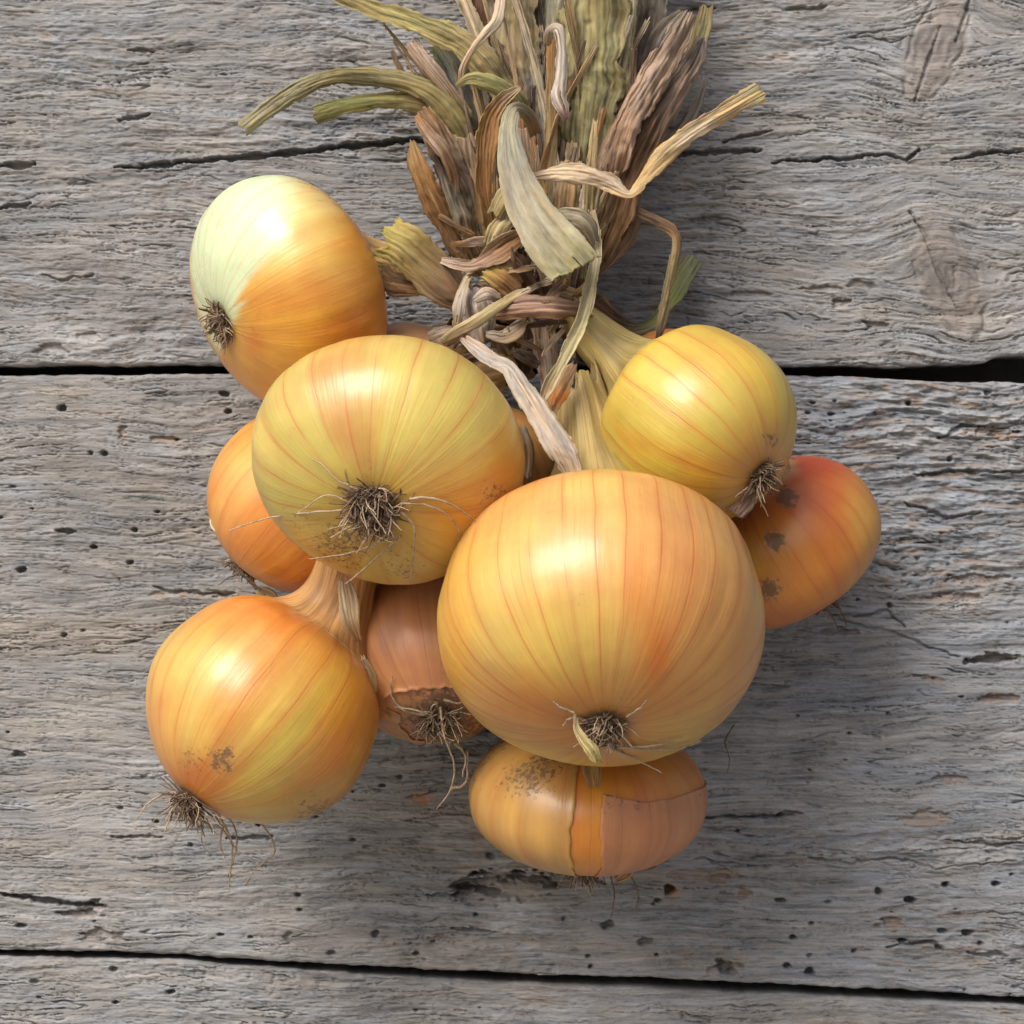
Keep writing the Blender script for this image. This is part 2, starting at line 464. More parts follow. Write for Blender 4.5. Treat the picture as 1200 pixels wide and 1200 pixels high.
def wood_field(x, y, plank):
    """relief (mm, outward) and colour of the plank face at wall pixel x, y"""
    sd = plank * 31
    xs = x
    warp = 11 * perlin(x / 280, y / 130, sd + 1) + 4.5 * perlin(x / 85, y / 45, sd + 2)
    kn = np.zeros_like(x)
    groove = np.zeros_like(x)
    ring = np.zeros_like(x)
    for kx, ky, rx, ry, ang in KNOTS:
        c, s = math.cos(math.radians(ang)), math.sin(math.radians(ang))
        dx, dy = x - kx, y - ky
        lx, ly = (c * dx + s * dy) / rx, (-s * dx + c * dy) / ry
        r = np.hypot(lx, ly) + .12 * perlin(x / 22, y / 22, sd + 77)
        inside = sstep(1.25, .75, r)
        groove = np.maximum(groove, np.exp(-((r - .98) / .07) ** 2) * sstep(-.25, .35, perlin(x / 26, y / 26, sd + 79) + .12))
        kn = np.maximum(kn, inside)
        ring = np.where(inside > 0, np.sin(r * 15 + 4.5 * perlin(x / 24, y / 24, sd + 78)), ring)
        g = np.exp(-(lx * .55) ** 2)
        warp = warp - np.tanh(dy / (ry * .5)) * ry * .55 * g * np.exp(-np.abs(dy) / (ry * 1.6))
    yy = y + warp
    fine = .55 * perlin(xs / 110, yy / 3.4, sd + 3) + .5 * perlin(xs / 46, yy / 2.1, sd + 4) + .6 * perlin(xs / 130, yy / 8, sd + 5) + .34 * perlin(xs / 15, yy / 2.0, sd + 50)
    # flaking: terraces with broken edges
    if plank == 1:
        fmask = .35 + .75 * sstep(850, 1010, x) * sstep(760, 560, y) + .40 * sstep(820, 1000, y) * sstep(300, 560, x)
    else:
        fmask = .62 + 0 * x
    fmask = fmask * np.clip(.8 + 1.1 * perlin(x / 170, y / 60, sd + 6), .12, 1.5) + .55 * sstep(870, 1000, x) * sstep(800, 620, y) * (plank == 1)
    n = 1.0 * perlin(xs / 70, yy / 15, sd + 7) + .55 * perlin(xs / 26, yy / 7, sd + 8) + .42 * perlin(xs / 10, yy / 3.5, sd + 9)
    t = n * 2.6 + 10
    fl = np.floor(t)
    fr = t - fl
    terr = fl + .55 * fr + .45 * sstep(.0, .16, fr) - 10.3
    n2 = 1.0 * perlin(xs / 38 + 9, yy / 9, sd + 17) + .6 * perlin(xs / 14, yy / 4, sd + 18)
    t2 = n2 * 2.2 + 10
    fl2 = np.floor(t2)
    fr2 = t2 - fl2
    terr2 = fl2 + .6 * fr2 + .4 * sstep(0, .2, fr2) - 10.3
    fis = sstep(.13, .0, np.abs(perlin(xs / 75, yy / 3.0, sd + 61))) * sstep(-.1, .35, perlin(x / 40, yy / 9, sd + 62)) + .7 * sstep(.16, .0, np.abs(perlin(xs / 26, yy / 2.4, sd + 63))) * sstep(.0, .4, perlin(x / 24, yy / 7, sd + 64))
    h = .15 * fine - .60 * fis + fmask * (.34 * terr + .20 * terr2) + .5 * perlin(x / 200, y / 60, sd + 19)
    reg = sstep(-.30, .38, perlin(x / 190, y / 60, sd + 51))
    hair = sstep(.05, .0, np.abs(perlin(x / 420, yy / 7.5, sd + 52))) * sstep(-.15, .3, perlin(x / 130, yy / 20, sd + 53))
    # checks: short dark splits following the grain
    jit = 2.2 * perlin(x / 16, y / 9, sd + 10)
    c1 = np.abs(perlin(x / 170, (yy + jit) / 11, sd + 11))
    m1 = (.15 + .85 * reg) * sstep(.0, .30, perlin(x / 95, yy / 17, sd + 12) + .10 * (plank != 1))
    ck = sstep(.050, .012, c1) * m1
    c2 = np.abs(perlin(x / 80, (yy + jit) / 7, sd + 13))
    m2 = (.25 + .75 * reg) * sstep(.08, .34, perlin(x / 52, yy / 14, sd + 14))
    ck2 = sstep(.055, .015, c2) * m2
    h = h - 1.7 * ck - 1.1 * ck2 - .55 * hair
    deep = np.maximum(ck, .6 * ck2)
    # pits
    pit = sstep(.50, .66, perlin(x / 9, yy / 5, sd + 15))
    h = h - .8 * pit * (.2 + fmask) * reg
    brown = np.zeros_like(x)
    wob = 3 * perlin(x / 19, y / 12, sd + 20) + 1.3 * perlin(x / 6, y / 6, sd + 21)
    for pts, hw, dep in CRACKS:
        xs0 = min(p[0] for p in pts) - 20
        xs1 = max(p[0] for p in pts) + 20
        ys0 = min(p[1] for p in pts) - 16
        ys1 = max(p[1] for p in pts) + 16
        msk = (x > xs0) & (x < xs1) & (y > ys0) & (y < ys1)
        if not msk.any() or dep < .5:
            continue
        d, tt = seg_dist(x[msk], y[msk] + wob[msk], pts)
        hw2 = hw * (.35 + .9 * np.sin(np.pi * np.clip(tt, .04, .96)) + .5 * perlin(tt * 14, tt * 0 + dep, 3))
        k = sstep(hw2 + 1.2, hw2 - .5, d)
        h[msk] -= dep * k
        # lifted lip below the split
        h[msk] += .5 * np.exp(-(d / (hw * 3)) ** 2) * (1 - k)
    wob2 = 1.0 * perlin(x / 8, y / 8, sd + 22)
    for hx, hy, r in HOLES:
        msk = (np.abs(x - hx) < r * 3) & (np.abs(y - hy) < r * 3)
        if not msk.any():
            continue
        ex_ = .62 + .4 * ((hx * 7.3 + hy * 3.1) % 1.0)
        d = np.hypot((x[msk] - hx) * ex_, (y[msk] - hy) * (1.05 + .3 * ((hx * 3.7) % 1.0))) + wob2[msk] * r * .40
        k = sstep(r * .98, r * .62, d)
        h[msk] -= (.9 + r * (.35 + .6 * ((hy * 5.3) % 1.0))) * k
    en = .75 * perlin(x / 24, y / 7, sd + 23) + .45 * perlin(x / 8, y / 4, sd + 24)
    for gx, gy, rx, ry, dep, br in GOUGES:
        msk = (np.abs(x - gx) < rx * 1.8) & (np.abs(y - gy) < ry * 2.2)
        if not msk.any():
            continue
        lx, ly = (x[msk] - gx) / rx, (y[msk] - gy) / ry
        r = np.hypot(lx, ly) + en[msk] * (.5 if ry > 10 else 1.0)
        k = sstep(1.05, .82, r)
        floor = dep * 1.25 * (.75 - .4 * np.clip(ly, -1, 1)) * k
        h[msk] -= floor
        brown[msk] = np.maximum(brown[msk], br * sstep(1.1, .7, r) * .9)
    # knots
    h = h - 1.3 * groove
    h = h * (1 - .5 * kn) + kn * (.14 * ring + .3 * perlin(x / 9, y / 14, sd + 30))
    # colour -------------------------------------------------------
    lo = perlin(x / 230, y / 110, sd + 40) * .6 + perlin(x / 70, y / 34, sd + 41) * .5
    g = .262 + .066 * lo + .085 * fine - .055 * fis + .022 * np.clip(terr, -2, 2) * np.clip(fmask, 0, 1)
    g = g + .035 * sstep(.1, .5, perlin(x / 210, yy / 15, sd + 66)) - .045 * sstep(.15, .55, perlin(x / 150, yy / 10, sd + 67))
    g = np.clip(g, .09, .52)
    warm = perlin(x / 150 + 5, yy / 42, sd + 42) * .6 + .5 * perlin(x / 50, yy / 11, sd + 43)
    if plank == 1:
        warm = warm + .75 * np.exp(-((y - 748) / 34) ** 2) * sstep(300, 60, x) - .45 * sstep(700, 1000, x) + .16 * sstep(420, 200, x)
    elif plank == 0:
        warm = warm + .05
    w = np.clip(warm, -1, 1)
    base = .91 * np.stack([g * (.985 + .085 * w), g * 1.0, g * (1.012 - .11 * w)], -1)
    # freshly broken flakes show browner wood
    chip = sstep(.22, .46, perlin(x / 34, yy / 8, sd + 44) + .24 * perlin(x / 11, yy / 4, sd + 45)) * np.clip(fmask - .35, 0, 1) * .55
    brown = np.clip(np.maximum(brown * np.clip(.75 + 1.1 * perlin(x / 14, y / 4, sd + 46), .1, 1), chip), 0, 1)
    bc = np.stack([.27 + .10 * fine, .175 + .07 * fine, .105 + .045 * fine], -1)
    base = base * (1 - .75 * brown[:, None]) + bc * (.75 * brown[:, None])
    kc = np.stack([g * .78, g * .68, g * .60], -1) * (1 + .10 * ring[:, None])
    base = base * (1 - .6 * kn[:, None]) + kc * .6 * kn[:, None]
    # rust bloom round the nail and the rusty hole
    for rx, ry, rr in ((495, 936, 11), (788, 1045, 8)):
        k = np.exp(-(((x - rx) / rr) ** 2 + ((y - ry) / (rr * .7)) ** 2))[:, None]
        base = base * (1 - .7 * k) + np.array([.40, .19, .07]) * .7 * k
    return h, base


def interp_edge(x, pts):
    return np.interp(x, [p[0] for p in pts], [p[1] for p in pts])


EDGE = {  # plank edges in wall pixels
    't_bot': [(-2000, 428), (0, 429), (250, 428), (560, 428), (880, 428), (960, 429), (1040, 430), (1100, 428), (1150, 426), (1172, 419), (1200, 416), (3200, 410)],
    'm_top': [(-2000, 436), (0, 440), (250, 438), (600, 438), (930, 440), (1050, 443), (1100, 448), (1150, 448), (1165, 446), (1200, 449), (3200, 470)],
    'm_bot': [(-2000, 1050), (0, 1114), (130, 1115), (400, 1131), (600, 1141), (800, 1148), (1000, 1158), (1200, 1169), (3200, 1290)],
    'b_top': [(-2000, 1062), (0, 1121), (200, 1125), (400, 1141), (600, 1152), (800, 1160), (1000, 1169), (1200, 1179), (3200, 1305)],
}


def make_plank(idx, top, bot, name='plank'):
    xin = np.arange(-60, 1262, 1.75)
    xo = np.arange(60, 2000, 40.0)
    X = np.concatenate([-(xo[::-1]) - 20, xin, 1260 + xo - 20])
    X.sort()
    ht = float(np.mean(bot(np.array([600.])) - top(np.array([600.]))))
    # rows: dense where the photograph shows the plank
    yt, yb = float(top(np.array([600.]))[0]), float(bot(np.array([600.]))[0])
    rows = []
    y = yt
    while y < yb:
        rows.append(y)
        y += 1.05 if -70 < y < 1262 else 12
    V = (np.array(rows + [yb]) - yt) / (yb - yt)
    tx = top(X) + 1.6 * perlin(X / 60, X * 0, 50 + idx) + 1.0 * perlin(X / 14, X * 0, 51 + idx)
    bx = bot(X) + 1.6 * perlin(X / 60, X * 0, 60 + idx) + 1.3 * perlin(X / 14, X * 0, 61 + idx)
    xx = np.broadcast_to(X[None, :], (len(V), len(X))).copy()
    yyg = tx[None, :] + (bx - tx)[None, :] * V[:, None]
    h, col = wood_field(xx.ravel(), yyg.ravel(), idx)
    h = h.reshape(xx.shape)
    # eased edges
    et = np.minimum(yyg - tx[None, :], bx[None, :] - yyg)
    rad = 5.0 + 2.5 * perlin(xx / 90, yyg / 30, 70 + idx)
    e = np.clip(1 - et / rad, 0, 1)
    h = h - 1.6 * (1 - np.sqrt(np.clip(1 - e * e, 0, 1)))
    col = col.reshape(len(V), len(X), 3)
    # returned edges going back into the wall
    def edge_rows(row_y, hrow, crow, ins):
        ys, hs, cs = [], [], []
        for dep, k in ((1.5, 0.2), (5, .5), (14, .8), (24, 1.0)):
            ys.append(row_y + ins * k)
            hs.append(np.minimum(hrow, 0) - dep)
            cs.append(crow)
        return ys, hs, cs
    ty, th, tc = edge_rows(yyg[0], h[0], col[0], .8)
    by, bh, bc = edge_rows(yyg[-1], h[-1], col[-1], -.8)
    yall = np.vstack([np.array(ty[::-1]), yyg, np.array(by)])
    hall = np.vstack([np.array(th[::-1]), h, np.array(bh)])
    call = np.concatenate([np.array(tc[::-1]), col, np.array(bc)], 0)
    xall = np.broadcast_to(X[None, :], yall.shape)
    # taper of relief outside the finely built part
    vx = (xall - 600) * K
    vz = (600 - yall) * K
    vy = -hall * .001
    verts = np.stack([vx, vy, vz], -1).reshape(-1, 3)
    nr, nc = yall.shape
    q = grid_faces(nr, nc)
    # closing back face and end faces
    n0 = len(verts)
    i00, i01, i10, i11 = 0, nc - 1, (nr - 1) * nc, nr * nc - 1
    extra = [[i00, i10, i11, i01]]
    q = np.vstack([q, np.array(extra)])
    me = mesh_from(name, verts, q, cols=call.reshape(-1, 3))
    return link(name, me, WOOD, wall)


make_plank(0, lambda x: np.full_like(x, -290.0) + 0 * x, lambda x: interp_edge(x, EDGE['t_bot']))
make_plank(1, lambda x: interp_edge(x, EDGE['m_top']), lambda x: interp_edge(x, EDGE['m_bot']))
make_plank(2, lambda x: interp_edge(x, EDGE['b_top']), lambda x: np.full_like(x, 1720.0) + .06 * (x - 600))


def box_mesh(name, x0, x1, y0, y1, z0, z1):
    v = [(x, y, z) for x in (x0, x1) for y in (y0, y1) for z in (z0, z1)]
    f = [(0, 1, 3, 2), (4, 6, 7, 5), (0, 4, 5, 1), (2, 3, 7, 6), (0, 2, 6, 4), (1, 5, 7, 3)]
    return mesh_from(name, v, f, smooth=False)


link('backing_board', box_mesh('backing_board', -.72, .72, .027, .045, -.31, .25), GAP_DARK, wall)  # added behind the planks to keep sky light out of the gaps

# old nail head sunk in the middle plank
nv, nq = [], []
prof = [(0, -.4), (5.5, -.1), (9.5, .1), (11.3, .7), (11.3, 5)]
nn = 20
for r, dep in prof:
    for j in range(nn):
        a = 2 * math.pi * j / nn
        nv.append(P(510 + r * math.cos(a), 928 + r * math.sin(a), -dep - .7))
link('nail', mesh_from('nail', np.array(nv), grid_faces(len(prof), nn, True)), IRON, wall)


# ------------------------------------------------------------------ onions
class Onion:
    pass


def smax(a, b, p):
    return (a ** p + b ** p) ** (1 / p)


def onion(label, c, d, a, b, root, neck, rn, base, mat, tip_col=None, root_col=None, blobs=(), streak=None, dirt=(),
          neck_end_r=None, neck_col=(.50, .33, .14), seed=1, res=(168, 96), flare=1.9, special=None, sq=2.15, lump=.012, tuft=60,
          tuft_len=.22, tuft_r=.12, ez=1.0, sqb=None):
    """c centre px, d centre mm in front of the wall, a/b equatorial/polar radius px, root direction (x right, y up, z to viewer),
    neck = end of the neck (px, py, d)."""
    o = Onion()
    rs = np.random.RandomState(seed)
    s = K * (D - d * .001) / D
    C = P(c[0], c[1], d)
    A, B, RN = a * s, b * s, rn * s
    kr = np.array([root[0], -root[2], root[1]], float)
    kr /= np.linalg.norm(kr)
    k = -kr
    NU, NV = res
    # seam turned away from the viewer
    back = np.array([0, 1.0, 0]) + .001
    e1 = back - k * back.dot(k)
    e1 /= np.linalg.norm(e1)
    e2 = np.cross(k, e1)
    th = np.linspace(.02, math.pi * .985, NV)
    qq = np.where(th < math.pi / 2, sqb or sq, sq)
    zz = -B * np.sign(np.cos(th)) * np.abs(np.cos(th)) ** (2 / qq)
    re = A * np.abs(np.sin(th)) ** (2 / qq)
    zz = zz + B * (.07 if not sqb else .02) * np.exp(-(re / (A * .20)) ** 2) * (zz < 0)          # root dimple
    w = sstep(.15 * B, .85 * B, zz)
    r = np.where(w > 0, smax(re, np.maximum(RN * w, 1e-6), flare), re)
    keep = zz < B * .93
    zz, r = zz[keep], r[keep]
    cent = [C + k * z for z in zz]
    rad = list(r)
    tang = [k] * len(zz)
    nb = len(zz)
    # neck
    S0, E = C + k * zz[-1], P(*neck)
    Ln = np.linalg.norm(E - S0)
    M = S0 + k * Ln * .45
    nn_ = 22
    ner = (neck_end_r or rn * .8) * s
    r0, slope = r[-1], (r[-1] - r[-2]) / max(zz[-1] - zz[-2], 1e-6)
    for i in range(1, nn_ + 1):
        t = i / nn_
        p = S0 * (1 - t) ** 2 + 2 * M * t * (1 - t) + E * t * t
        tg = 2 * (M - S0) * (1 - t) + 2 * (E - M) * t
        cent.append(p)
        tang.append(tg / np.linalg.norm(tg))
        rr = ner + (RN * 1.02 - ner) * (1 - t) + (r0 - RN * 1.02) * math.exp(-t * 5)
        rad.append(rr)
    cent, rad, tang = np.array(cent), np.array(rad), np.array(tang)
    U = np.linspace(0, 2 * math.pi, NU, endpoint=False)
    rings = []
    f1, prev = e1, k
    arc = np.concatenate([[0], np.cumsum(np.hypot(np.diff(rad), np.linalg.norm(np.diff(cent, axis=0), axis=1)))])
    v = arc / arc[nb - 1]
    ph = rs.uniform(0, 6.28, 8)
    for i in range(len(cent)):
        t = tang[i]
        f1 = f1 - t * f1.dot(t)
        f1 = f1 / np.linalg.norm(f1)
        f2 = np.cross(t, f1)
        z = v[i]
        env = math.sin(min(z, 1) * math.pi) ** .5 if z < 1 else 0
        lum = lump * env * (np.sin(2 * U + ph[0]) + .7 * np.sin(3 * U + ph[1]) + .4 * np.sin(5 * U + ph[2] + z * 2))
        rib = .0035 * env * np.abs(np.sin(9 * U + ph[3] + .5 * np.sin(z * 3))) + .003 * perlin(U * 7, U * 0 + z * 2.5, seed + 5)
        nk = float(sstep(.86, 1.08, np.array([z]))[0])
        fold = nk * (.05 * np.sin(3 * U + ph[4]) + .15 * perlin(U * 1.3, U * 0 + z * 5, seed + 9) + .05 * (.4 - np.abs(perlin(U * 5, U * 0 + z * 2.5, seed + 10))))
        rr = rad[i] * (1 + lum + rib + fold)
        rings.append(cent[i] + rr[:, None] * (np.cos(U)[:, None] * f1 * ez + np.sin(U)[:, None] * f2))
    rings = np.array(rings)
    nr = len(rings)
    # frayed upper edge of the neck
    fray = (perlin(U * .9, U * 0, seed + 11) + .14 * perlin(U * 3, U * 0, seed + 12)) * RN * .7
    for i in range(nr - 5, nr):
        rings[i] += tang[i] * (fray * ((i - nr + 6) / 5) ** 2)[:, None]
    verts = rings.reshape(-1, 3)
    px, py, dd = proj(verts)
    UU = np.broadcast_to((U / (2 * math.pi))[None, :], (nr, NU)).ravel()
    VV = np.broadcast_to(v[:, None], (nr, NU)).ravel()
    # outward normal (approx.)
    nrm = verts - np.repeat(cent, NU, 0)
    nrm[:nb * NU] = verts[:nb * NU] - C
    nrm /= np.linalg.norm(nrm, axis=1)[:, None] + 1e-9
    front = sstep(-.25, .15, -nrm[:, 1])
    col = np.broadcast_to(np.array(base, float), (len(verts), 3)).copy()

    def mixin(f, cc):
        nonlocal col
        f = np.clip(f, 0, 1)[:, None]
        col = col * (1 - f) + np.array(cc) * f
    if streak is not None:
        sc, amt = streak
        nzs = perlin(UU * 11 + seed, VV * 1.3, seed + 20) + .6 * perlin(UU * 27, VV * 1.6, seed + 21)
        mixin(amt * sstep(-.25, .55, nzs), sc)
    wedge = perlin(UU * 8 + seed * 3, VV * 1.1, seed + 60) + .35 * perlin(UU * 30, VV * 1.5, seed + 61)
    mixin(.50 * sstep(.10, .60, wedge), (.50, .165, .03))
    mixin(.40 * sstep(.15, .60, -wedge), (.44, .38, .10))
    mixin(.30 * sstep(.2, .6, perlin(UU * 6 + 9, VV * 3.2, seed + 62)), (.46, .24, .09))
    lowf = perlin(UU * 4 + seed, VV * 2.4, seed + 22)
    col *= (1 + .10 * lowf)[:, None]
    if tip_col is not None:
        mixin(sstep(.60, .97, VV + .10 * perlin(UU * 9, VV * 2, seed + 23)) * .85, tip_col)
    if root_col is not None:
        mixin(sstep(.26, .07, VV + .07 * perlin(UU * 14, VV * 2, seed + 24)) * .85, root_col)
    for bl in blobs:
        bx, by, brx, bry, cc, st = bl[:6]
        ang = math.radians(bl[6]) if len(bl) > 6 else 0
        ca, sa = math.cos(ang), math.sin(ang)
        lx, ly = (ca * (px - bx) + sa * (py - by)) / brx, (-sa * (px - bx) + ca * (py - by)) / bry
        q = lx * lx + ly * ly + .35 * perlin(UU * 18, VV * 5, seed + 30)
        mixin(st * np.exp(-np.clip(q, 0, 20)) * front, cc)
    if special:
        col = special(col, px, py, UU, VV, front)
    nk = sstep(.93, 1.04, VV + .03 * perlin(UU * 10, VV * 3, seed + 25))
    nz = perlin(UU * 24, VV * 2, seed + 26)
    mixin(nk, neck_col)
    col *= (1 + nk * (.40 * nz + .30 * perlin(UU * 6, VV * 7, seed + 28)))[:, None]
    # brown seam where dry outer skin meets the root
    mixin(sstep(.085, .045, VV + .015 * nz), (.26, .15, .07))
    dm = .22 * sstep(.30, .08, VV) * (1 + 1.2 * perlin(UU * 9, VV * 6, seed + 27))
    for bx, by, br, st in dirt:
        dm = np.maximum(dm, st * np.exp(-(((px - bx) ** 2 + (py - by) ** 2) / br ** 2)) * front)
    dm = np.clip(dm, 0, 1.3)
    root_e = thing('onion', label, 'onion', tuple(C), 'onions hanging in the bunch')

    def part(i0, i1, name, m):
        nrr = i1 - i0
        sl = slice(i0 * NU, i1 * NU)
        q = grid_faces(nrr, NU, True)
        lu = UU[sl][q]
        lv = VV[sl][q]
        lu[:, 1] = np.where(lu[:, 1] < lu[:, 0] - .5, 1.0, lu[:, 1])
        lu[:, 2] = np.where(lu[:, 2] < lu[:, 3] - .5, 1.0, lu[:, 2])
        uv = np.stack([lu, lv], -1).reshape(-1, 2)
        return link(name, mesh_from(name, verts[sl].copy(), q, col[sl], {'dirt': dm[sl]}, uv), m, root_e)
    part(0, nb, 'bulb', mat)
    nkob = part(nb - 1, nr, 'neck', SKINL_NECK)
    so = nkob.modifiers.new('skin_thickness', 'SOLIDIFY')
    so.thickness = .0005
    so.offset = -1
    o.rings, o.nb, o.NU, o.UU, o.VV, o.v = rings, nb, NU, UU.reshape(nr, NU), VV.reshape(nr, NU), v
    o.cent, o.C, o.root, o.kr, o.A, o.B, o.s, o.col, o.mat = cent, C, root_e, kr, A, B, s, col.reshape(nr, NU, 3), mat
    o.px, o.py, o.dd = px, py, dd
    o.front = -nrm[:, 1] > .02
    # root plate
    R0 = rings[0].mean(0)
    o.R0, o.e1, o.e2 = R0, e1, e2
    pr = tuft_r * A
    pv = []
    for i, (fr, hh) in enumerate(((0.02, .42), (.45, .40), (.8, .22), (1.0, -.02), (1.02, -.35))):
        for j in range(28):
            an = 2 * math.pi * j / 28
            wv = 1 + .22 * math.sin(3 * an + ph[6]) * fr + .16 * rs.uniform(-1, 1) * fr
            pv.append(R0 + kr * pr * (hh + .12 * rs.uniform(-1, 1)) + pr * fr * wv * (math.cos(an) * e1 + math.sin(an) * e2))
    link('root_plate', mesh_from('root_plate', np.array(pv), grid_faces(5, 28, True)), PLATE, root_e)
    # tuft of short dry roots
    if tuft:
        tuft = int(tuft * 1.35)
        tv, tq = [], []
        for i in range(tuft):
            an = rs.uniform(0, 2 * math.pi)
            rr = pr * math.sqrt(rs.uniform(0, 1)) * 1.0
            out = math.cos(an) * e1 + math.sin(an) * e2
            p = R0 + out * rr + kr * pr * .1
            dv = kr * rs.uniform(.5, 1.1) + out * rs.uniform(.1, 1.1) * (rr / pr) + rs.normal(0, .35, 3)
            dv /= np.linalg.norm(dv)
            L = A * tuft_len * rs.uniform(.35, 1.0)
            pts = [p]
            curl = rs.normal(0, .5, 3)
            for st in range(6):
                dv = dv + curl * .42 + rs.normal(0, .16, 3) + np.array([0, 0, -.10])
                # stay outside the bulb
                dv -= kr * min(0, dv.dot(kr)) * .6
                dv /= np.linalg.norm(dv)
                p = p + dv * L / 6
                pts.append(p)
            tube(pts, rs.uniform(.16, .48) * .001, tv, tq, taper=.5)
        link('root_tuft', mesh_from('root_tuft', np.array(tv), np.array(tq)), ROOTD, root_e, 'stuff')
        tv, tq = [], []
        for i in range(tuft // 3):
            an = rs.uniform(0, 2 * math.pi)
            out = math.cos(an) * e1 + math.sin(an) * e2
            p = R0 + out * pr * rs.uniform(.3, 1.0) + kr * pr * .25
            dv = kr * .7 + out * rs.uniform(.2, 1.3) + rs.normal(0, .4, 3)
            dv /= np.linalg.norm(dv)
            L = A * tuft_len * rs.uniform(.6, 1.3)
            pts = [p]
            curl = rs.normal(0, .6, 3)
            for st in range(7):
                dv = dv + curl * .42 + rs.normal(0, .18, 3) + np.array([0, 0, -.14])
                dv -= kr * min(0, dv.dot(kr)) * .6
                dv /= np.linalg.norm(dv)
                p = p + dv * L / 7
                pts.append(p)
            tube(pts, rs.uniform(.14, .34) * .001, tv, tq, taper=.5)
        link('root_tuft', mesh_from('root_tuft', np.array(tv), np.array(tq)), ROOT, root_e, 'stuff')
    return o


def tube(pts, rad, V, Q, taper=.4, sides=5):
    pts = np.array(pts)
    n = len(pts)
    b0 = sum(len(x) for x in V) if False else len(V)
    t = np.gradient(pts, axis=0)
    t /= np.linalg.norm(t, axis=1)[:, None] + 1e-12
    up = np.array([.31, .2, .93])
    f1 = np.cross(t[0], up)
    f1 /= np.linalg.norm(f1) + 1e-12
    for i in range(n):
        f1 = f1 - t[i] * f1.dot(t[i])
        f1 /= np.linalg.norm(f1) + 1e-12
        f2 = np.cross(t[i], f1)
        r = rad * (1 - (1 - taper) * i / (n - 1))
        for j in range(sides):
            a = 2 * math.pi * j / sides
            V.append(pts[i] + r * (math.cos(a) * f1 + math.sin(a) * f2))
    for i in range(n - 1):
        for j in range(sides):
            j2 = (j + 1) % sides
            Q.append([b0 + i * sides + j, b0 + i * sides + j2, b0 + (i + 1) * sides + j2, b0 + (i + 1) * sides + j])


def catmull(pts, n):
    pts = np.array(pts, float)
    m = len(pts)
    if m == 2:
        t = np.linspace(0, 1, n)[:, None]
        return pts[0] * (1 - t) + pts[1] * t
    seg = np.linalg.norm(np.diff(pts[:, :3], axis=0), axis=1) ** .5 + 1e-9
    kn = np.concatenate([[0], np.cumsum(seg)])
    T = np.linspace(0, kn[-1], n)
    # tangents
    dv = np.zeros_like(pts)
    for i in range(m):
        if i == 0:
            dv[i] = (pts[1] - pts[0]) / seg[0]
        elif i == m - 1:
            dv[i] = (pts[-1] - pts[-2]) / seg[-1]
        else:
            dv[i] = ((pts[i] - pts[i - 1]) / seg[i - 1] * seg[i] + (pts[i + 1] - pts[i]) / seg[i] * seg[i - 1]) / (seg[i] + seg[i - 1])
    out = []
    for t in T:
        i = min(max(np.searchsorted(kn, t, side='right') - 1, 0), m - 2)
        h = kn[i + 1] - kn[i]
        u = (t - kn[i]) / h
        h00, h10 = 2 * u ** 3 - 3 * u ** 2 + 1, u ** 3 - 2 * u ** 2 + u
        h01, h11 = -2 * u ** 3 + 3 * u ** 2, u ** 3 - u ** 2
        out.append(h00 * pts[i] + h10 * h * dv[i] + h01 * pts[i + 1] + h11 * h * dv[i + 1])
    return np.array(out)


def surf_d(o, x, y):
    """depth of the bulb's visible surface at a pixel, None beside it"""
    dist = np.hypot(o.px - x, o.py - y)
    dist = np.where(o.front, dist, 1e9)
    i = np.argsort(dist)[:4]
    if dist[i[0]] > 7:
        return None
    return float(o.dd[i].max())


def roots(o, paths, mat=None, w=.36):
    """long single roots along pixel paths, lying on or hanging off the bulb"""
    for pth in paths:
        last = None
        pts = []
        ps = []
        for q in pth:
            if len(q) == 3:
                dd = q[2]
            else:
                dd = surf_d(o, *q[:2])
                if dd is None:
                    dd = last if last is not None else -o.R0[1] * 1000
                else:
                    dd += 1.6
            last = dd
            ps.append((q[0], q[1], dd))
        sm = catmull(ps, max(8, len(ps) * 5))
        rr = np.random.RandomState(int(ps[0][0] * 7 + ps[-1][1]))
        sm[:, 0] += 1.1 * perlin(np.arange(len(sm)) * .45, np.zeros(len(sm)), rr.randint(999))
        sm[:, 1] += 1.1 * perlin(np.arange(len(sm)) * .45, np.zeros(len(sm)), rr.randint(999))
        wp = [P(*q) for q in sm]
        tv, tq = [], []
        tube(wp, w * .001 * rr.uniform(.8, 1.2), tv, tq, taper=.45, sides=6)
        link('root', mesh_from('root', np.array(tv), np.array(tq)), mat or ROOT, o.root)


